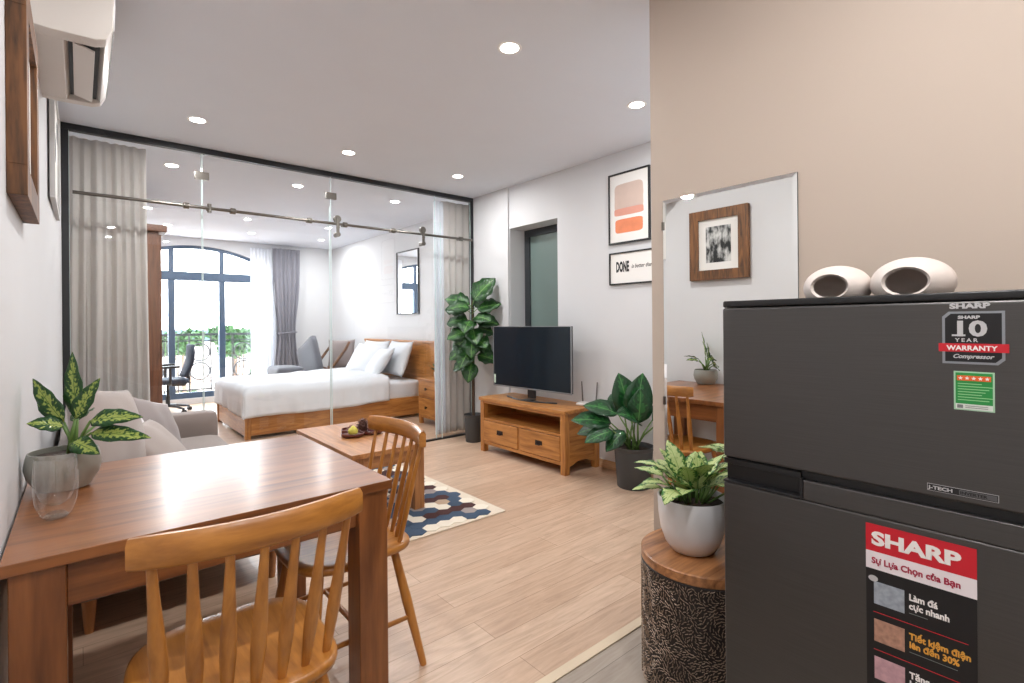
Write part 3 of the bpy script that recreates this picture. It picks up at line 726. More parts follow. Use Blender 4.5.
# local: x = along the wall (world y), y = towards the wall is -  (world x = loc - y), so the front faces +y local
L2, D2 = .575, .215
Wx, Wy, Wz = W_oak('x'), W_oak('y'), W_oak('z')
finish('top', BX(-L2-.012, L2+.012, -D2-.0, D2+.014, .500, .532), Wx, ts, bevel=.004)
for sx in (-1, 1):
    for sy in (-1, 1):
        xa, xb = sorted((sx*L2, sx*(L2-.055))); ya, yb = sorted((sy*D2, sy*(D2-.055))); finish('leg', BX(xa, xb, ya, yb, 0, .500), Wz, ts, bevel=.003)
    xa, xb = sorted((sx*(L2-.008), sx*(L2-.028)))
    bm = bmesh.new(); prism(bm, [(-D2+.055, .06), (-.10, .075), (-.05, .095), (.05, .095), (.10, .075), (D2-.055, .06), (D2-.055, .5), (-D2+.055, .5)], 'x', xa, xb); finish('side_panel', bm, Wy, ts, bevel=.002)
finish('back_panel', BX(-L2+.055, L2-.055, -D2+.005, -D2+.015, .09, .5), Wx, ts)
finish('shelf', BX(-L2+.028, L2-.028, -D2+.02, D2-.004, .312, .332), Wx, ts, bevel=.002)
finish('bottom_rail', BX(-L2+.055, L2-.055, -D2+.02, D2-.004, .075, .105), Wx, ts, bevel=.002)
finish('divider', BX(-.012, .012, -D2+.02, D2-.004, .105, .312), Wz, ts, bevel=.002)
finish('top_rail', BX(-L2+.055, L2-.055, D2-.03, D2-.004, .474, .5), Wx, ts, bevel=.002)
m_pull = plain('dark bronze pull', S(44, 34, 32), .45, .6)
for sx in (-1, 1):
    xa, xb = sorted((sx*.016, sx*(L2-.059)))
    d = finish('drawer', BX(xa, xb, -D2+.05, D2+.004, .110, .307), Wx, ts, bevel=.004)
    xc = (xa+xb)/2; bm = BX(xc-.042, xc+.042, D2+.004, D2+.009, .205, .240); tube(bm, [(xc-.028, D2+.009, .215), (xc-.022, D2+.022, .208), (xc+.022, D2+.022, .208), (xc+.028, D2+.009, .215)], .006, 8); h_ = finish('drawer_pull', bm, m_pull, d, bevel=.001); h_['label'] = 'dark bronze pull'
tv = thing('television', 'flat screen television with a thin silver frame on the oak stand', 'television', (3.19, 3.515, .532), R(92)); tv.scale = (.968, 1, 1)
m, nt, b = new_mat('television screen'); sset(b, Base_Color=S(16, 30, 40), Roughness=0.12); m_scr = m
finish('housing', BX(-.53, .53, -.018, .006, .105, .690), plain('dark tv plastic', S(24, 24, 26), .4), tv, bevel=.004)
bm = bmesh.new(); box(bm, -.534, .534, .0, .010, .100, .114); box(bm, -.534, .534, .0, .010, .685, .692); box(bm, -.534, -.524, .0, .010, .114, .685); box(bm, .524, .534, .0, .010, .114, .685); finish('bezel', bm, plain('silver bezel', S(150, 152, 156), .3, .7), tv, bevel=.001)
finish('screen', BX(-.524, .524, .004, .0085, .114, .685), m_scr, tv)
bm = bmesh.new(); box(bm, -.05, .05, -.03, -.012, .02, .15); tube(bm, [(-.34 + .68*i/16, .02 + .085*math.sin(PI*i/16) - .03, .008) for i in range(17)], .0075, 8)
box(bm, -.05, .05, -.03, .06, .003, .014); finish('stand_foot', bm, plain('gunmetal foot', S(60, 62, 66), .3, .8), tv, bevel=.001)
finish('energy_sticker', BX(.497, .521, .0086, .0092, .13, .215), plain('sticker white', S(200, 222, 206), .5), tv)
ro = thing('wifi_router', 'small white router with two thin aerials on the right end of the television stand', 'router', (3.35, 2.965, .532), R(-75))
bm = bmesh.new(); soft_box(bm, -.08, .08, -.055, .055, 0, .028, r=.012, n=6); finish('body', bm, m_white, ro)
for x in (-.06, .06):
    bm = bmesh.new(); tube(bm, [(x, .05, .02), (x*1.1, .055, .05), (x*1.25, .06, .20)], [.007, .0065, .005], 8); finish('antenna', bm, plain('grey aerial', S(96, 92, 92), .5), ro)

# ------------------------------------------------------------------ pictures on the far right wall
def picture(name, label, y0, y1, z0, z1, X, fw, mat_f, side=-1, depth=.022, cat='picture'):
    """hangs on a wall x = X and faces side*x"""
    t = thing(name, label, cat, (X, (y0+y1)/2, z0))
    hy = (y1-y0)/2; h = z1-z0; d = side*depth
    a, b_ = sorted((0, d)); bm = bmesh.new()
    box(bm, a, b_, -hy, hy, 0, fw); box(bm, a, b_, -hy, hy, h-fw, h); box(bm, a, b_, -hy, -hy+fw, fw, h-fw); box(bm, a, b_, hy-fw, hy, fw, h-fw)
    finish('frame', bm, mat_f, t, bevel=.0015)
    a, b_ = sorted((side*.004, side*depth*.6))
    finish('mat_board', BX(a, b_, -hy+fw, hy-fw, fw, h-fw), plain('white mat board', S(238, 236, 232), .6), t)
    return t, hy, h, side*depth*.6
m_bf = plain('black picture frame', S(22, 22, 24), .4)
t, hy, h, xs_ = picture('framed_print', 'black framed print of a taupe block and an orange brush bar, above the smaller sign', 2.362, 2.772, 1.905, 2.495, XR, .014, m_bf)
def blob(bm, x, cy, cz, w, hh, seed, n=60, p=7):
    c = [];
    for k in range(n):
        a = 2*PI*k/n; ca, sa = math.cos(a), math.sin(a); r_ = (abs(ca)**p + abs(sa)**p) ** (-1/p)
        j = 1 + .02*noise.noise(Vector((ca*3, sa*3, seed)))
        c.append(bm.verts.new((x, cy + w/2*ca*r_*j, cz + hh/2*sa*r_*j)))
    bm.faces.new(c)
bm = bmesh.new(); blob(bm, xs_-.0006, 0, .375, .285, .24, 1); o = finish('printed_block', bm, plain('taupe print ink', S(208, 186, 174), .7, var=.1, vscale=9), t, smooth=False)
bm = bmesh.new(); blob(bm, xs_-.0009, 0, .262, .290, .060, 5); finish('printed_block', bm, plain('salmon print ink', S(218, 156, 138), .7, var=.12, vscale=12), t, smooth=False)
bm = bmesh.new(); blob(bm, xs_-.0006, 0, .145, .275, .115, 3); finish('printed_block', bm, plain('orange print ink', S(232, 140, 100), .7, var=.25, vscale=9), t, smooth=False)
t2, hy, h, xs_ = picture('framed_sign', 'black framed white sign lettered DONE in capitals, below the orange print', 2.13, 2.77, 1.565, 1.835, XR, .012, m_bf)
m_ink = plain('black ink', S(28, 28, 30), .6)
def onx(x, y, z, face=-1):   # text lying in a plane of constant x, read from -x: runs towards -y
    return Matrix(((0, 0, -1, x), (-1, 0, 0, y), (0, 1, 0, z), (0, 0, 0, 1)))
text('lettering', 'DONE', .112, m_ink, t2, onx(xs_-.001, .250, .110), bold=.006, sx=.40, space=1.05)
text('lettering', 'is better than', .046, m_ink, t2, onx(xs_-.001, .095, .130), shear=.35, sx=.8, bold=.0003)
text('lettering', 'perfect', .046, m_ink, t2, onx(xs_-.001, -.11, .065), shear=.35, sx=.9, bold=.0003)

# ------------------------------------------------------------------ left wall: rustic frame, second picture, air conditioner
t, hy, h, xs_ = picture('rustic_framed_photo', 'rough brown wooden framed black and white photo on the wall above the table', 1.80, 2.29, 1.59, 2.155, XL, .078, W_frame('z'), side=1, depth=.04)
m, nt, b = new_mat('black and white photograph'); L = nt.links
tc = nt.nodes.new('ShaderNodeTexCoord'); mp = nt.nodes.new('ShaderNodeMapping'); mp.inputs['Scale'].default_value = (1, 14, 7); n_ = nt.nodes.new('ShaderNodeTexNoise'); n_.inputs['Scale'].default_value = 1.4; n_.inputs['Detail'].default_value = 7
cr = nt.nodes.new('ShaderNodeValToRGB'); cr.color_ramp.elements[0].position = .42; cr.color_ramp.elements[0].color = S(20, 22, 22); cr.color_ramp.elements[1].position = .62; cr.color_ramp.elements[1].color = S(200, 200, 198)
L.new(tc.outputs['Object'], mp.inputs[0]); L.new(mp.outputs[0], n_.inputs['Vector']); L.new(n_.outputs['Fac'], cr.inputs[0]); L.new(cr.outputs[0], b.inputs['Base Color']); m_bw = m
finish('photograph', BX(xs_, xs_+.001, -.105, .105, h/2-.145, h/2+.145), m_bw, t)
t, hy, h, xs_ = picture('framed_artwork', 'narrow pale framed picture with dark blue shapes on the left wall near the glass partition', 3.42, 4.15, 1.90, 2.52, -.112, .012, plain('thin pale frame', S(206, 206, 206), .5), side=1, depth=.022)
m_navy = plain('navy ink', S(30, 44, 70), .6)
bm = bmesh.new(); bm.free()
for a in ((-.02, .34, .16, .16, 8, 60, 2), (.27, .50, .10, .12, 4), (.26, .16, .03, .30, 6)):
    bm = bmesh.new(); blob(bm, xs_+.0008, *a); finish('printed_shape', bm, m_navy, t, smooth=False)
ac = thing('air_conditioner', 'white split air conditioner high on the left wall with its louver open', 'air conditioner', (XL, 2.775, 2.30))
m_ac = plain('air conditioner plastic', S(216, 210, 204), .4)
prof = [(0, .0), (.065, -.004), (.19, .0), (.222, .012), (.240, .05), (.244, .15), (.240, .24), (.225, .275), (.19, .29), (0, .29)]
bm = bmesh.new(); hl = .375
def ac_sec(y, k): return [bm.verts.new((x*k if x > .05 else x, y, z)) for x, z in prof]
slot = [(0, .0), (.100, -.003), (.112, .03), (.205, .03), (.218, .010), (.240, .05), (.244, .15), (.240, .24), (.225, .275), (.19, .29), (0, .29)]
prism(bm, prof, 'y', -hl, -hl+.07); prism(bm, slot, 'y', -hl+.07, hl-.05); prism(bm, prof, 'y', hl-.05, hl)
finish('casing', bm, m_ac, ac, bevel=.004, seg=2)
finish('air_outlet', BX(.112, .205, -hl+.072, hl-.052, .024, .0295), plain('dark outlet', S(36, 38, 42), .5), ac)
bm = bmesh.new(); prism(bm, [(.125, .012), (.130, .009), (.188, -.006), (.190, -.001), (.130, .018)], 'y', -hl+.10, hl-.09); f_ = finish('louver', bm, m_ac, ac, bevel=.001)
finish('front_panel', (lambda bm: (prism(bm, [(.2415, .05), (.2455, .06), (.2485, .15), (.2455, .24), (.2415, .25)], 'y', -hl+.01, hl-.01), bm)[1])(bmesh.new()), plain('glossy white panel', S(236, 238, 240), .12, coat=.5), ac, bevel=.001)

def W(o, parent):                # part modelled in room coordinates, hung under a thing at its own base
    o.parent = parent; o.matrix_parent_inverse = Matrix.Translation(Vector(parent.location)).inverted(); return o

# ------------------------------------------------------------------ sofa and cushions
m_sofa = plain('taupe sofa fabric', S(138, 126, 120), .9, bump=.25, bscale=350, var=.05, vscale=6, sheen=.3)
so = thing('sofa', 'taupe fabric two seat sofa along the left wall behind the dining table', 'sofa', (.36, 3.63, 0))
def sb(name, *a, parent=None, mat=None, sub=0, **k):
    bm = bmesh.new(); soft_box(bm, *a, **k); return W(finish(name, bm, mat or m_sofa, angle=180), parent or so)
sb('base', -.08, .76, 2.70, 4.58, .14, .30, r=.02, n=6)
sb('backrest', -.088, .06, 2.68, 4.60, .30, .74, r=.04, n=12, amp=.004)
sb('armrest', -.06, .80, 4.42, 4.60, .14, .60, r=.035, n=12, amp=.003)
sb('armrest', -.06, .80, 2.66, 2.84, .14, .60, r=.035, n=12, amp=.003)
sb('seat_cushion', .06, .79, 2.845, 3.63, .305, .44, r=.035, n=12, puff=.015, amp=.004)
sb('seat_cushion', .06, .79, 3.635, 4.415, .305, .44, r=.035, n=12, puff=.015, amp=.004)
for x in (.02, .72):
    for y in (2.72, 4.53):
        bm = bmesh.new(); lathe(bm, [(0, 0), (.016, 0), (.026, .14), (0, .14)], 16, (x, y, 0)); W(finish('leg', bm, W_coffee('z')), so)
m_c1 = plain('taupe cushion fabric', S(164, 152, 146), .9, bump=.15, bscale=300, sheen=.3)
m_c2 = plain('off white cushion fabric', S(226, 222, 224), .9, bump=.1, bscale=300, sheen=.3)
m_c3 = plain('mauve grey cushion fabric', S(142, 132, 130), .9, bump=.15, bscale=300, sheen=.3)
def cushion(name, label, cat, loc, rot, w, h, th, mat, seed, group=None, piping=None):
    bm = pillow_bm(w, h, th, 18, .010, seed); o = finish(name, bm, mat, angle=180)
    o.location = loc; o.rotation_euler = rot; tag(o, label, cat, group)
    if piping:
        n = 18; pts = []
        for k in range(4*n):
            s, q = divmod(k, n); v = -1 + 2*q/n
            a, b_ = [(v, -1), (1, v), (-v, 1), (-1, -v)][s]; pts.append((a*w/2*(1 - .07*(1-b_*b_)), b_*h/2*(1 - .07*(1-a*a)), 0))
        bm = bmesh.new(); tube(bm, pts, .006, 6, closed=True); finish('piping', bm, piping, o)
    return o
cushion('throw_cushion', 'large taupe throw cushion nearest the left wall on the sofa', 'cushion', (.11, 3.04, .72), (R(74), R(10), R(62)), .52, .52, .17, m_c1, 1)
cushion('throw_cushion', 'off white throw cushion in the middle of the sofa, behind the plant', 'cushion', (.19, 3.42, .655), (R(68), R(8), R(70)), .47, .47, .15, m_c2, 2)
cushion('throw_cushion', 'mauve grey throw cushion with pale piping, nearest the far armrest of the sofa', 'cushion', (.33, 3.74, .615), (R(62), R(18), R(50)), .46, .46, .15, m_c3, 3, piping=m_c2)
cushion('throw_cushion', 'taupe throw cushion lying low in front of the off white one on the sofa', 'cushion', (.33, 3.26, .575), (R(50), R(4), R(66)), .44, .44, .13, m_c1, 6)

# ------------------------------------------------------------------ rug
rg = thing('patterned_rug', 'cream rug with navy, maroon and grey hexagon patches under the coffee table', 'rug', (1.56, 3.45, 0))
rx0, rx1, ry0, ry1 = .98, 2.15, 2.62, 4.30
W(finish('rug_base', BX(rx0, rx1, ry0, ry1, .001, .010), plain('cream wool', S(226, 212, 192), .95, bump=.6, bscale=300), bevel=.003), rg)
hexm = [plain('cream wool', S(226, 212, 192), .95), plain('navy wool', S(62, 80, 102), .95, bump=.6, bscale=300, var=.15), plain('maroon wool', S(70, 38, 36), .95, bump=.6, bscale=300, var=.15),
        plain('grey wool', S(158, 146, 142), .95, bump=.6, bscale=300, var=.1), plain('light cream wool', S(236, 226, 208), .95, bump=.6, bscale=300), plain('sand wool', S(186, 160, 134), .95, bump=.6, bscale=300)]
bm = bmesh.new(); hr = .056; j = 0; y = ry0 + .07
while y < ry1 - .05:
    x = rx0 + .06 + (hr*.866 if j % 2 else 0)
    while x < rx1 - .05:
        nv = noise.noise(Vector((x*4.6 + 7.3, y*7.5, 1.3))) + .25*noise.noise(Vector((x*17, y*17, 4)))
        n2v = noise.noise(Vector((x*4.4, y*6.3 + 9, 8.8)))
        edge = x > rx1 - .11 or y < ry0 + .10
        mi = 1 if nv > .17 else (2 if nv < -.20 else (3 if n2v > .06 else (5 if n2v < -.28 else 4)))
        if edge and mi not in (1,): mi = 4
        vs = [bm.verts.new((x + hr*.985*math.sin(a*PI/3), y + hr*.985*math.cos(a*PI/3), .0145)) for a in range(6)]
        f = bm.faces.new(vs); f.material_index = mi; r_ = bmesh.ops.extrude_face_region(bm, geom=[f]); 
        for v in [g for g in r_['geom'] if isinstance(g, bmesh.types.BMVert)]: v.co.z = .0145
        for v in vs: v.co.z = .008
        x += hr*1.732
    y += hr*1.5; j += 1
W(finish('hexagon_pile', bm, hexm, smooth=False), rg)

# ------------------------------------------------------------------ coffee table with tray
ct = thing('coffee_table', 'low brown wooden coffee table with thick square legs on the rug', 'coffee table', (1.515, 3.53, .0146))
cx, cy = .258, .525
finish('tabletop', BX(-cx, cx, -cy, cy, .405, .437), W_coffee('y'), ct, bevel=.003)
for sx in (-1, 1):
    for sy in (-1, 1):
        xa, xb = sorted((sx*(cx-.008), sx*(cx-.083))); ya, yb = sorted((sy*(cy-.008), sy*(cy-.083))); finish('leg', BX(xa, xb, ya, yb, 0, .405), W_coffee('z'), ct, bevel=.003)
for sy in (-1, 1):
    ya, yb = sorted((sy*(cy-.02), sy*(cy-.045))); finish('apron', BX(-cx+.083, cx-.083, ya, yb, .325, .405), W_coffee('x'), ct, bevel=.002)
for sx in (-1, 1):
    xa, xb = sorted((sx*(cx-.02), sx*(cx-.045))); finish('apron', BX(xa, xb, -cy+.083, cy-.083, .325, .405), W_coffee('y'), ct, bevel=.002)
bm = bmesh.new(); tube(bm, [(cx-.02, -.36, .37), (cx+.012, -.36, .37), (cx+.016, -.36, .37), (cx+.034, -.36, .37)], [.008, .009, .016, .012], 12); finish('knob', bm, W_coffee('x'), ct)
ZT = .4517 + .0001
tr = thing('serving_tray', 'dark red brown three lobed wooden tray on the coffee table', 'tray', (1.555, 3.58, ZT))
bm = bmesh.new()
def lobe(cx_, cy_, r0):
    lathe(bm, [(0, .002), (r0*.8, .002), (r0*.98, .010), (r0, .026), (r0*.96, .028), (r0*.90, .014), (r0*.72, .009), (0, .009)], 28, (cx_, cy_, 0))
for a in (100, 215, 330): lobe(.085*math.cos(R(a)), .085*math.sin(R(a)), .082)
finish('lobed_dish', bm, plain('dark mahogany', S(92, 42, 34), .35, coat=.4), tr)
bm = bmesh.new(); pts = [(.022, 0)]; lathe(bm, [(0, 0), (.018, .001), (.031, .012), (.035, .028), (.028, .046), (.014, .060), (.007, .066), (0, .067)], 24)
pear = finish('decorative_pear', bm, plain('yellow green pear skin', S(206, 196, 84), .45, var=.15, vscale=30), None); tag(pear, 'small yellow green pear on the front lobe of the tray', 'fruit'); pear.location = (1.485, 3.525, ZT + .010)
bm = bmesh.new(); rnd = random.Random(3)
for k in range(46):                                   # a cone of overlapping scales
    a = k*137.5; z = .010 + .075*k/46; r_ = .036*math.sin(PI*(.18 + .74*k/46)); c = Vector((r_*math.cos(R(a)), r_*math.sin(R(a)), z)); o_ = Vector((math.cos(R(a)), math.sin(R(a)), .55)).normalized(); s = o_.cross(Vector((0, 0, 1))).normalized()
    v = [bm.verts.new(p) for p in (c - s*.010 - o_*.012, c + s*.010 - o_*.012, c + s*.008 + o_*.010, c + o_*.020, c - s*.008 + o_*.010)]; bm.faces.new(v)
lathe(bm, [(0, 0), (.026, .008), (.033, .04), (.02, .075), (0, .086)], 12)
cone = finish('pine_cone', bm, plain('brown pine cone', S(104, 70, 62), .7, var=.35, vscale=40), solid=.0015, smooth=False); tag(cone, 'upright brown cone ornament on the tray beside the pear', 'ornament'); cone.location = (1.60, 3.62, ZT + .010)
bm = bmesh.new()
for k in range(20):
    a = k*137.5; el = 20 + 3.2*k; d = polar(a, el); c = Vector((0, 0, .012)); s = d.cross(Vector((0, 0, 1))).normalized()
    v = [bm.verts.new(p) for p in (c, c + d*.022 + s*.012, c + d*.042, c + d*.022 - s*.012)]; bm.faces.new(v)
ros = finish('succulent_rosette', bm, plain('pink green succulent', S(190, 150, 136), .6, var=.25, vscale=30), solid=.003, smooth=False); tag(ros, 'small pinkish rosette succulent on the left lobe of the tray', 'ornament'); ros.location = (1.53, 3.66, ZT + .008)
bm = bmesh.new(); lathe(bm, [(0, 0), (.022, 0), (.027, .02), (.024, .034), (.018, .034), (.018, .02), (0, .02)], 20); 
for k in range(9):
    d = polar(k*40, 62); tube(bm, [Vector((0, 0, .02)), d*.055 + Vector((0, 0, .02)), d*.075 + Vector((0, 0, .016))], [.003, .002, .001], 5)
o = finish('twig_holder', bm, plain('dried maroon flower', S(112, 62, 70), .7, var=.3, vscale=40)); tag(o, 'little maroon dried sprig standing on the right lobe of the tray', 'ornament'); o.location = (1.633, 3.545, ZT + .010)

# ------------------------------------------------------------------ bed
bd = thing('bed', 'honey oak double bed with panelled headboard seen through the glass wall', 'bed', (2.5, 6.87, 0))
B0, B1, Y0, Y1 = 1.36, 3.56, 6.12, 7.62
def wb(name, mat, parent, *a, bevel=.004, **k): return W(finish(name, BX(*a), mat, bevel=bevel, **k), parent)
wb('side_rail', W_oak('x'), bd, B0+.06, B1, Y0, Y0+.03, .04, .275); wb('side_rail', W_oak('x'), bd, B0+.06, B1, Y1-.03, Y1, .10, .275)
wb('footboard', W_oak('y'), bd, B0+.01, B0+.035, Y0+.06, Y1-.06, .03, .275)
for y in (Y0, Y1-.06): wb('leg', W_oak('z'), bd, B0, B0+.06, y, y+.06, 0, .285)
hbo = wb('headboard', W_oak('y'), bd, B1+.01, B1+.055, 5.66, 7.93, .30, .99)
wb('headboard_cap', W_oak('y'), bd, B1-.005, B1+.07, 5.63, 7.96, .99, 1.025)
wb('headboard_post', W_oak('z'), bd, B1+.005, B1+.065, 5.64, 5.70, 0, .99); wb('headboard_post', W_oak('z'), bd, B1+.005, B1+.065, 7.89, 7.95, 0, .99)
m_sheet = plain('white bed linen', S(216, 219, 224), .85, bump=.05, bscale=80, sheen=.2)
bm = bmesh.new(); soft_box(bm, B0+.02, B1, Y0+.02, Y1-.02, .24, .50, r=.05, n=16, amp=.004); mt = W(finish('mattress', bm, m_sheet, angle=180), bd)
# duvet: draped sheet with soft folds
bm = bmesh.new(); nx, ny = 70, 60; g = []
dx0, dx1, dy0, dy1 = B0-.015, 3.06, Y0-.035, Y1+.035
for i in range(nx+1):
    row = []
    for j_ in range(ny+1):
        s, tt = i/nx, j_/ny
        u_ = s*(dx1-dx0+.26) - .26; v_ = -.26 + tt*(dy1-dy0+.52)
        x = dx0 + max(0, u_); over_x = max(0, -u_)
        y = dy0 + min(max(0, v_), dy1-dy0); over_y = max(0, -v_, v_-(dy1-dy0))
        ov = max(over_x, over_y)
        z = .585 - .02*(1 if ov > 0 else 0)
        near_e = min(x-dx0, y-dy0, dy1-y); z -= .055*math.exp(-(near_e/.055)) * 1.0
        if near_e < .0001: z -= ov*.98
        w = .022*noise.noise(Vector((x*2.2 + y*1.1, y*2.6, 1))) + .012*noise.noise(Vector((x*5 - y*4, y*5, 3))) + .02*abs(noise.noise(Vector((x*3.4+y*2.2, y*1.6, 7))))
        out = .018*noise.noise(Vector((x*6, y*6, 2.0))) + .014*noise.noise(Vector((x*14, y*14, z*3)))
        hem = .03*noise.noise(Vector((x*1.7, y*1.7, 5)))
        if ov > 0:
            z += hem * ov/.26
            if over_y > 0: y += (-1 if v_ < 0 else 1) * (out * ov/.2 + .02*ov)
            if over_x > 0: x -= (out * ov/.2 + .01*ov)
        else: z += w
        row.append(bm.verts.new((x, y, z)))
    g.append(row)
for i in range(nx):
    for j_ in range(ny): bm.faces.new((g[i][j_], g[i+1][j_], g[i+1][j_+1], g[i][j_+1]))
dv = finish('duvet', bm, m_sheet, solid=.02, angle=180); tag(dv, 'white crumpled duvet spread over the bed and hanging over its sides', 'duvet')
for k, (x, y, z, rx_, ry_, rz_, lab) in enumerate([
    (3.36, 7.25, .78, 0, -66, 4, 'back left white pillow, furthest from the glass wall, leaning on the headboard'),
    (3.38, 6.50, .78, 0, -70, -4, 'back right white pillow leaning on the headboard nearest the nightstand'),
    (3.16, 7.02, .75, 4, -58, 8, 'front left white pillow leaning against the back left one'),
    (3.15, 6.60, .72, -4, -54, -10, 'front right white pillow leaning against the back right one')]):
    cushion('bed_pillow', lab, 'pillow', (x, y, z), (R(rx_), R(ry_), R(rz_)), .50, .72, .18, m_sheet, 20+k, 'white bed pillows')

# nightstand
nsx, nsy = 3.40, 5.50
nt_ = thing('nightstand', 'small honey oak nightstand with two dark knobs between the bed and the glass wall', 'nightstand', (nsx, nsy, 0), R(90))
finish('top', BX(-.235, .235, -.15, .145, .545, .57), W_oak('x'), nt_, bevel=.003)
bm = BX(-.22, -.20, -.14, .125, .08, .545); box(bm, .20, .22, -.14, .125, .08, .545); box(bm, -.20, .20, -.14, -.13, .08, .545); box(bm, -.20, .20, -.13, .125, .08, .10); box(bm, -.20, .20, -.13, .125, .335, .35)
finish('carcass', bm, W_oak('z'), nt_, bevel=.002)
for x in (-.195, .195):
    for y in (-.115, .10): finish('leg', BX(x-.022, x+.022, y-.022, y+.022, 0, .08), W_oak('z'), nt_, bevel=.002)
for za, zb in ((.105, .33), (.355, .54)):
    d = finish('drawer', BX(-.197, .197, -.10, .135, za, zb), W_oak('x'), nt_, bevel=.003); zc = (za+zb)/2
    bm = bmesh.new(); lathe(bm, [(0, 0), (.008, 0), (.008, .012), (.018, .018), (.018, .026), (0, .029)], 16, M=Matrix.Translation((0, .135, zc)) @ Matrix.Rotation(R(-90), 4, 'X')); finish('knob', bm, m_pull, d)
vs_ = thing('bedside_plant', 'small green potted plant standing on the nightstand', 'potted plant', (3.42, 5.50, .57))
bm = bmesh.new(); lathe(bm, [(0, 0), (.035, 0), (.045, .08), (.04, .08), (.034, .07), (0, .07)], 20); finish('pot', bm, m_white, vs_)
bml = bmesh.new(); uvl = bml.loops.layers.uv.new('UVMap')
for k in range(14): leaf(bml, uvl, (0, 0, .07), polar(k*137, 45 + (k % 4)*12), (0, 0, 1), .15, .04, .5, .2, 6)
finish('foliage', bml, m_lily, vs_, solid=.001, recalc=False)

# mirror with a thin black frame on the bedroom wall
m, nt, b = new_mat('silvered mirror'); sset(b, Base_Color=(.93, .94, .93, 1), Metallic=1.0, Roughness=0.0); m_mir = m
t = thing('framed_mirror', 'tall rectangular black framed mirror on the bedroom wall above the bed', 'mirror', (XB, 6.66, 1.40))
bm = bmesh.new(); box(bm, -.025, 0, -.325, .325, 0, .016); box(bm, -.025, 0, -.325, .325, .914, .93); box(bm, -.025, 0, -.325, -.309, .016, .914); box(bm, -.025, 0, .309, .325, .016, .914); finish('frame', bm, m_bf, t, bevel=.001)
finish('mirror_glass', BX(-.014, -.004, -.309, .309, .016, .914), m_mir, t, smooth=False)

# lounge chair beyond the bed, wardrobe, office chair
m_lg = plain('slate grey fabric', S(88, 91, 99), .9, bump=.15, bscale=250, sheen=.3)
lc = thing('lounge_chair', 'grey reclining lounge chair with dark wooden arms beyond the bed', 'lounge chair', (3.24, 8.55, 0), R(0))
def lcp(name, bmf, mat, **k): return W(finish(name, bmf, mat, **k), lc)
bm = bmesh.new(); soft_box(bm, -.33, .33, -.06, .06, -.02, .66, r=.05, n=10, amp=.004); o = finish('backrest', bm, m_lg, lc, angle=180); o.location = (-.30, .0, .36); o.rotation_euler = (0, R(26), R(96)); 
bm = bmesh.new(); soft_box(bm, -.52, .30, -.33, .33, .30, .42, r=.05, n=10, puff=.01, amp=.004); finish('seat_pad', bm, m_lg, lc, angle=180)
bm = bmesh.new(); soft_box(bm, -.95, -.54, -.32, .32, .44, .60, r=.06, n=10, amp=.004); o = finish('footrest_pad', bm, m_lg, lc, angle=180)
m_dw = W_frame('x')
for y in (-.36, .36):
    bm = bmesh.new(); tube(bm, [(-.50, y, .0), (-.40, y, .40), (-.10, y, .60), (.10, y, .86), (.16, y, .97)], [.02, .022, .024, .022, .018], 10); tube(bm, [(.30, y, 0), (.16, y, .45), (-.2, y, .58)], [.018, .02, .018], 10); finish('armrest', bm, m_dw, lc)
bm = bmesh.new()
for x in (-.90, -.60):
    for y in (-.25, .25): tube(bm, [(x, y, 0), (x, y, .45)], .016, 8)
finish('footrest_frame', bm, m_dw, lc)
cushion('lounge_cushion', 'taupe cushion standing upright on the grey lounge chair beyond the pillows', 'cushion', (3.39, 8.5, .76), (R(78), 0, R(-30)), .44, .5, .14, m_c3, 40)
wd = thing('wardrobe', 'tall red brown wooden wardrobe behind the linen curtain', 'wardrobe', (.25, 6.75, 0))
wb('body', W_ward('z'), wd, XL+.002, .61, 6.22, 7.40, .06, 2.20); wb('cornice', W_ward('y'), wd, XL+.002, .675, 6.17, 7.45, 2.20, 2.27, bevel=.01); wb('plinth', W_ward('y'), wd, XL+.002, .60, 6.24, 7.38, 0, .06)
for ya, yb in ((6.24, 6.807), (6.813, 7.38)):
    d = wb('door', W_ward('z'), wd, .61, .632, ya, yb, .08, 2.18, bevel=.003); bm = bmesh.new(); yh = 6.77 if ya < 6.5 else 6.85
    tube(bm, [(.632, yh, 1.0), (.655, yh, 1.02), (.655, yh, 1.16), (.632, yh, 1.18)], .006, 8); h_ = W(finish('door_handle', bm, m_steel), wd); h_.parent = d; h_.matrix_parent_inverse = Matrix.Translation(Vector(wd.location)).inverted() @ Matrix.Identity(4)
    h_.matrix_parent_inverse = Matrix.Identity(4)
m_oc = plain('dark blue grey mesh fabric', S(44, 54, 70), .7)
oc = thing('office_chair', 'dark office chair with curved mesh back and armrests before the arched window', 'office chair', (.96, 8.85, 0), R(0))
# faces -x; the back is on the +x side, leaning away
bm = bmesh.new(); rows = []
for i in range(15):
    tt = i/14; z = .52 + .46*tt; x = .18 + .05*math.sin(tt*PI*1.1 + .2) - .04*(1-tt) + .10*tt*tt; wv = .22*(.85 + .3*math.sin(PI*tt*.9)) * (1 - .25*max(0, tt-.8)/.2)
    rows.append([bm.verts.new((x + .05*(s*s), s*wv, z)) for s in [-1 + k/5 for k in range(11)]])
for a, b_ in zip(rows, rows[1:]):
    for k in range(10): bm.faces.new((a[k], a[k+1], b_[k+1], b_[k]))
finish('backrest', bm, m_oc, oc, solid=.03, angle=180)
bm = bmesh.new(); soft_box(bm, -.24, .24, -.24, .24, .42, .50, r=.035, n=8); finish('seat', bm, m_oc, oc, angle=180)
bm = bmesh.new(); tube(bm, [(.05, 0, .41), (.20, 0, .40), (.26, 0, .47), (.22, 0, .62)], [.03, .03, .025, .02], 10); finish('back_support', bm, m_black, oc)
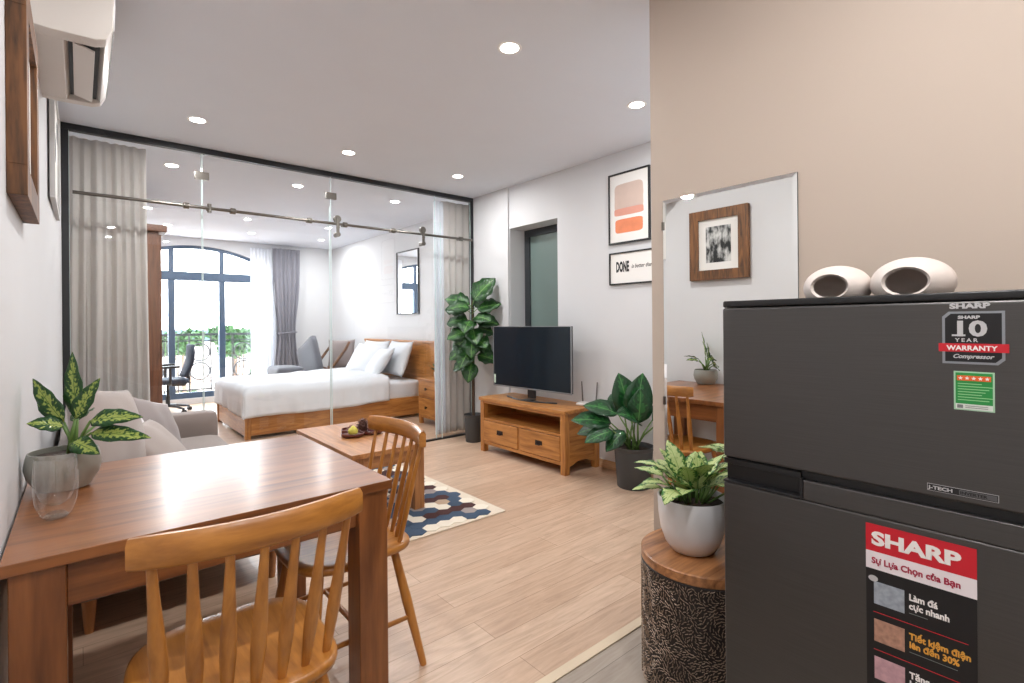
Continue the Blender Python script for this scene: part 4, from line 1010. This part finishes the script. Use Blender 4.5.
for s in (-1, 1):
    bm = bmesh.new(); tube(bm, [(.0, s*.22, .42), (.0, s*.29, .45), (.0, s*.29, .66)], [.014, .016, .016], 8); soft_box(bm, -.14, .12, s*.29-.035, s*.29+.035, .66, .695, r=.014, n=4); finish('armrest', bm, m_black, oc)
bm = bmesh.new(); tube(bm, [(0, 0, .09), (0, 0, .25), (0, 0, .251), (0, 0, .42)], [.028, .028, .018, .018], 14); finish('gas_column', bm, m_black, oc)
bm = bmesh.new()
for k in range(5):
    a = 2*PI*k/5 + .3; tube(bm, [(0, 0, .11), (.15*math.cos(a), .15*math.sin(a), .095), (.29*math.cos(a), .29*math.sin(a), .065)], [.028, .02, .015], 8)
finish('star_base', bm, m_black, oc)
for k in range(5):
    a = 2*PI*k/5 + .3; x, y = .29*math.cos(a), .29*math.sin(a); bm = bmesh.new()
    for s in (-.016, .016):
        n_ = Vector((-math.sin(a), math.cos(a), 0)); c = Vector((x, y, .028)); tube(bm, [c + n_*(s-.008), c + n_*(s+.008)], .028, 14)
    tube(bm, [(x, y, .028), (x, y, .066)], .007, 6); finish('caster', bm, m_black, oc)

# ------------------------------------------------------------------ mirror on the taupe wall
wm = thing('wall_mirror', 'large frameless mirror on the taupe wall behind the fridge', 'mirror', (XW, .972, .42))
bm = bmesh.new(); my, mz, bv = .266, 1.345, .014
O = [(-my, 0), (my, 0), (my, mz), (-my, mz)]; I = [(-my+bv, bv), (my-bv, bv), (my-bv, mz-bv), (-my+bv, mz-bv)]
a = [bm.verts.new((-.004, y, z)) for y, z in O]; b_ = [bm.verts.new((-.0055, y, z)) for y, z in O]; c = [bm.verts.new((-.008, y, z)) for y, z in I]
for k in range(4):
    bm.faces.new((a[k], a[(k+1) % 4], b_[(k+1) % 4], b_[k])); bm.faces.new((b_[k], b_[(k+1) % 4], c[(k+1) % 4], c[k]))
bm.faces.new(c); bm.faces.new(a[::-1]); finish('mirror_glass', bm, m_mir, wm, smooth=False)
finish('backing', BX(-.0038, 0, -my-.001, my+.001, -.001, mz+.001), plain('mirror backing', S(70, 76, 76), .6), wm)
for z in (.48, 1.22):
    finish('mirror_clip', BX(-.011, 0, my-.004, my+.005, z, z+.035), m_steel, wm, bevel=.001)

# ------------------------------------------------------------------ refrigerator (front faces -x)
fy = .355; fr = thing('refrigerator', 'dark grey two door refrigerator with stickers at the right edge', 'refrigerator', (1.20, fy, 0))
m, nt, b = new_mat('dark grey steel door'); L = nt.links; sset(b, Roughness=.34, Metallic=.75)
tc = nt.nodes.new('ShaderNodeTexCoord'); mp = nt.nodes.new('ShaderNodeMapping'); mp.inputs['Scale'].default_value = (1, 3, 260); n_ = nt.nodes.new('ShaderNodeTexNoise'); n_.inputs['Scale'].default_value = 2
cr = nt.nodes.new('ShaderNodeValToRGB'); cr.color_ramp.elements[0].color = S(80, 78, 77); cr.color_ramp.elements[1].color = S(92, 90, 89)
L.new(tc.outputs['Object'], mp.inputs[0]); L.new(mp.outputs[0], n_.inputs['Vector']); L.new(n_.outputs['Fac'], cr.inputs[0]); L.new(cr.outputs[0], b.inputs['Base Color']); m_door = m
m_fb = plain('black fridge plastic', S(20, 20, 22), .35)
finish('cabinet', BX(.062, .58, -.262, .262, .03, 1.283), plain('dark grey cabinet', S(70, 70, 72), .45, .3), fr, bevel=.006)
finish('top_cap', BX(.002, .585, -.266, .266, 1.284, 1.300), m_fb, fr, bevel=.004)
finish('upper_door', BX(0, .055, -.266, .266, .922, 1.283), m_door, fr, bevel=.006, seg=3)
bm = BX(0, .055, -.266, .266, .05, .860); ld_ = finish('lower_door', bm, m_door, fr, bevel=.005, seg=3)
finish('door_edge', BX(0, .055, -.266, .086, .8605, .903), m_door, ld_, bevel=.002)
finish('gasket', BX(.012, .056, -.264, .264, .9035, .9215), m_fb, fr)
bm = BX(.020, .055, .086, .266, .862, .918); box(bm, -.001, .020, .0862, .092, .862, .906); box(bm, -.001, .020, .092, .266, .860, .8655); box(bm, .004, .020, .092, .266, .905, .918)
finish('handle_recess', bm, m_fb, ld_, bevel=.001)
for y in (-.22, .22): finish('foot', BX(.08, .12, y-.02, y+.02, 0, .03), m_fb, fr, bevel=.003)
def FY(y): return y - fy
m_sil = plain('silver lettering', S(206, 206, 208), .3, .5); m_wt = plain('white print', S(236, 232, 230), .5); m_rd = plain('red print', S(196, 22, 40), .45); m_bk = plain('black print', S(16, 15, 18), .4)
m_gd = plain('gold print', S(222, 160, 62), .5)
t_ = text('maker_lettering', 'SHARP', .0120, m_sil, fr, onx(-.0006, FY(.1925), 1.2700), bold=.0006, sx=1.5, depth=.0004)
def flat(name, pts, x, mat, parent):
    bm = bmesh.new(); A = [bm.verts.new((x, y, z)) for y, z in pts]; B = [bm.verts.new((x-.0003, y, z)) for y, z in pts]; n = len(pts)
    bm.faces.new(A); bm.faces.new(B)
    for k in range(n): bm.faces.new((A[k], A[(k+1) % n], B[(k+1) % n], B[k]))
    return finish(name, bm, mat, parent, smooth=False)
def rect(y0, y1, z0, z1): return [(y0, z0), (y1, z0), (y1, z1), (y0, z1)]
def badge(y0, y1, z0, z1, c=.009): # y0 > y1 (left to right)
    return [(y0, z0), (y1+c, z0), (y1, z0+c), (y1, z1), (y0-c, z1), (y0, z1-c)]
bdg = flat('warranty_sticker', badge(FY(.203), FY(.120), 1.171, 1.2645), -.0004, plain('silver sticker', S(150, 154, 160), .3, .6), fr); bdg['label'] = 'silver and black ten year warranty sticker'
flat('sticker_panel', badge(FY(.199), FY(.124), 1.175, 1.2605, .008), -.0008, m_bk, bdg)
text('sticker_print', 'SHARP', .0075, m_sil, bdg, onx(-.0013, FY(.181), 1.2515), bold=.0004, sx=1.3)
text('sticker_print', '10', .037, m_sil, bdg, onx(-.0013, FY(.190), 1.2215), bold=.0013, sx=1.28)
flat('sticker_print', rect(FY(.1895), FY(.1710), 1.2205, 1.2235), -.0013, m_sil, bdg)
text('sticker_print', 'YEAR', .0090, m_sil, bdg, onx(-.0013, FY(.185), 1.2105), bold=.0002, sx=1.1, space=1.45)
flat('sticker_band', rect(FY(.208), FY(.115), 1.1925, 1.2075), -.0012, m_rd, bdg)
text('sticker_print', 'WARRANTY', .0118, m_wt, bdg, onx(-.0017, FY(.1965), 1.1955), bold=.0004, sx=.98, space=1.05)
text('sticker_print', 'Compressor', .0100, m_sil, bdg, onx(-.0013, FY(.189), 1.1815), bold=.0003, sx=1.05, shear=.35)
gs = flat('energy_sticker', rect(FY(.1875), FY(.1335), 1.089, 1.158), -.0004, plain('pale green border', S(168, 206, 176), .5), fr); gs['label'] = 'green energy label with a star row'
flat('sticker_panel', rect(FY(.185), FY(.136), 1.1005, 1.1555), -.0008, plain('green print', S(34, 142, 66), .5), gs)
flat('sticker_panel', rect(FY(.185), FY(.136), 1.091, 1.100), -.0008, plain('pale sticker', S(220, 226, 220), .5), gs)
flat('sticker_band', rect(FY(.183), FY(.138), 1.1415, 1.1505), -.0012, plain('orange print', S(226, 98, 40), .5), gs)
m_pg2 = plain('pale green print', S(150, 208, 150), .5)
for k in range(5):
    yc = FY(.178) - k*.0088; pts = []
    for q in range(10): r_ = .0034 if q % 2 == 0 else .0015; pts.append((yc - r_*math.sin(q*PI/5), 1.146 + r_*math.cos(q*PI/5)))
    flat('star', pts, -.0016, m_wt, gs)
for k in range(7): flat('print_line', rect(FY(.182), FY(.150 - .006*((k*3) % 4)*.8), 1.1355-k*.0048, 1.1368-k*.0048), -.0012, m_pg2, gs)
flat('print_line', rect(FY(.183), FY(.175), 1.0925, 1.0985), -.0012, plain('grey print', S(120, 124, 122), .5), gs)
for k in range(2): flat('print_line', rect(FY(.172), FY(.142), 1.0935+k*.003, 1.0945+k*.003), -.0012, plain('grey print', S(120, 124, 122), .5), gs)
jt = flat('feature_plate', rect(FY(.2265), FY(.1295), .9345, .9475), -.0004, m_sil, fr)
flat('plate_panel', rect(FY(.2258), FY(.1302), .9352, .9468), -.0008, m_bk, jt)
text('plate_print', 'J-TECH', .0085, m_sil, jt, onx(-.0013, FY(.2245), .938), bold=.0003, sx=1.3)
flat('plate_panel', rect(FY(.1815), FY(.1315), .9366, .9454), -.0012, plain('grey print panel', S(92, 92, 94), .5), jt)
text('plate_print', 'INVERTER', .0072, m_bk, jt, onx(-.0017, FY(.180), .9385), bold=.0003, sx=1.12)
# tall promotional sticker on the lower door
ya, yb = FY(.3245), FY(.1585)
ps = flat('promotional_sticker', rect(ya, yb, .40, .846), -.0004, m_bk, fr); ps['label'] = 'tall black sticker with a red and white header'
flat('sticker_band', rect(ya, yb, .792, .846), -.0008, m_rd, ps)
text('sticker_print', 'SHARP', .0355, m_wt, ps, onx(-.0013, ya-.010, .8065), bold=.0016, sx=1.27)
flat('sticker_band', rect(ya, yb, .757, .792), -.0008, plain('pale header strip', S(232, 224, 228), .5), ps)
text('sticker_print', 'Sự Lựa Chọn của Bạn', .0165, plain('crimson print', S(158, 30, 62), .5), ps, onx(-.0013, ya-.0095, .7685), bold=.0006, sx=.90)
rows_ = [(.738, ['Làm đá', 'cực nhanh'], m_wt), (.664, ['Tiết kiệm điện', 'lên đến 30%'], m_gd), (.590, ['Tăng cường', 'bảo quản'], m_wt), (.516, ['Khử mùi', 'kháng khuẩn'], m_wt)][:3]
m_ph = plain('printed photo', S(150, 158, 168), .5, var=.5, vscale=90); m_ph2 = plain('printed food photo', S(172, 130, 110), .5, var=.6, vscale=110); m_ph3 = plain('printed pink photo', S(190, 150, 158), .5, var=.4, vscale=90)
for k, (z, words, mm) in enumerate(rows_):
    flat('sticker_photo', rect(ya-.013, ya-.062, z-.049, z-.005), -.0008, (m_ph, m_ph2, m_ph3)[k], ps)
    bm = bmesh.new(); n = 20
    if k == 0: flat('sticker_emblem', [(ya-.012 - .008*math.cos(q*PI/10), z + .006*math.sin(q*PI/10)) for q in range(20)], -.0012, m_sil, ps)
    bm.free()
    for q, w_ in enumerate(words): text('sticker_print', w_, .0165, mm, ps, onx(-.0012, ya-.069, z-.020-.0165*q), bold=.0006, sx=.86)
    if k < 2: flat('sticker_line', rect(ya-.012, yb+.012, z-.066, z-.0650), -.0008, m_rd, ps)
    flat('sticker_line', rect(ya-.069, ya-.069-(.028, .070, .04)[k], z-.0455, z-.0445), -.0008, plain('grey print', S(120, 124, 122), .5), ps)

# two hollow pebble shaped vases on top of the fridge
def vase(label, x, y, r_, s):
    t = thing('pebble_vase', label, 'vase', (x, y, 1.3005), R(0), 'hollow white vases on the fridge')
    M = Matrix.Translation((0, 0, r_*.42)) @ Matrix.Diagonal((1, 1, .73, 1)) @ Matrix.Rotation(R(-90), 4, 'Y')
    k = r_; prof = []
    ro_ = .56
    for q in range(15):                  # outer shell from the back pole round to the lip
        a = -PI/2 + (PI/2 + math.acos(ro_)) * q/14; prof.append((k*max(0, math.cos(a)) if q else 0, k*.92*math.sin(a)))
    for q in range(12):
        a = math.acos(ro_) - (PI/2 + math.acos(ro_)) * q/11; prof.append((k*.86*math.cos(a) if q < 11 else 0, k*.80*math.sin(a) - .0))
    bm = bmesh.new(); lathe(bm, prof, 48, M=M)
    for v in bm.verts: v.co.z = max(v.co.z, .0 if v.co.length > k*.9 or v.co.z < 0 else 0)
    finish('shell', bm, plain('cream matt ceramic', S(214, 203, 196), .5), t, angle=60)
vase('smaller hollow cream pebble shaped vase on the fridge, left one nearer the mirror', 1.42, .440, .073, 1)
vase('larger hollow cream pebble shaped vase on the fridge, right one above the stickers', 1.41, .290, .077, 1)

# ------------------------------------------------------------------ daylight
w = bpy.data.worlds.new('World'); scene.world = w; w.use_nodes = True; nt = w.node_tree; L = nt.links; bg = nt.nodes['Background']
tc = nt.nodes.new('ShaderNodeTexCoord'); sp = nt.nodes.new('ShaderNodeSeparateXYZ'); L.new(tc.outputs['Generated'], sp.inputs[0])
cr = nt.nodes.new('ShaderNodeValToRGB'); cr.color_ramp.elements[0].position = .45; cr.color_ramp.elements[0].color = (1.0, .93, .90, 1); cr.color_ramp.elements[1].position = .75; cr.color_ramp.elements[1].color = (.86, .93, 1.0, 1)
mr = nt.nodes.new('ShaderNodeMapRange'); mr.inputs['From Min'].default_value = -1; L.new(sp.outputs['Z'], mr.inputs[0]); L.new(mr.outputs[0], cr.inputs[0]); L.new(cr.outputs[0], bg.inputs[0]); bg.inputs[1].default_value = 18.0
pd = bpy.data.lights.new('window_portal', 'AREA'); pd.shape = 'RECTANGLE'; pd.size = OX1-OX0; pd.size_y = 2.4; pd.cycles.is_portal = True
po = bpy.data.objects.new('window_portal', pd); COL.objects.link(po); po.location = (OC, YB + .22, 1.3); po.rotation_euler = (R(-90), 0, 0)

# ------------------------------------------------------------------ camera
F = 510.0; yaw = R(40.25); roll = R(-.5); hc = 1.25
fw = Vector((math.sin(yaw), math.cos(yaw), 0)); r = Vector((math.cos(yaw), -math.sin(yaw), 0)); up = Vector((0, 0, 1))
r2 = r*math.cos(roll) + up*math.sin(roll); u2 = up*math.cos(roll) - r*math.sin(roll)
cd = bpy.data.cameras.new('Camera'); cd.sensor_width = 36; cd.lens = F*36/1024; cd.shift_y = -(341.5-323.5)/1024; cd.clip_start = .02
co = bpy.data.objects.new('Camera', cd); COL.objects.link(co)
co.matrix_world = Matrix(((r2.x, u2.x, -fw.x, 0), (r2.y, u2.y, -fw.y, 0), (r2.z, u2.z, -fw.z, hc), (0, 0, 0, 1)))
scene.camera = co
vs = scene.view_settings; scene.display_settings.display_device = 'sRGB'; vs.view_transform = 'Standard'; vs.look = 'None'; vs.gamma = 1; vs.use_curve_mapping = False; vs.exposure = 0.0
cyc = scene.cycles; cyc.use_denoising = True; cyc.max_bounces = 14; cyc.diffuse_bounces = 6; cyc.glossy_bounces = 6; cyc.transmission_bounces = 10; cyc.transparent_max_bounces = 24; cyc.sample_clamp_indirect = 6; cyc.caustics_reflective = False; cyc.caustics_refractive = False
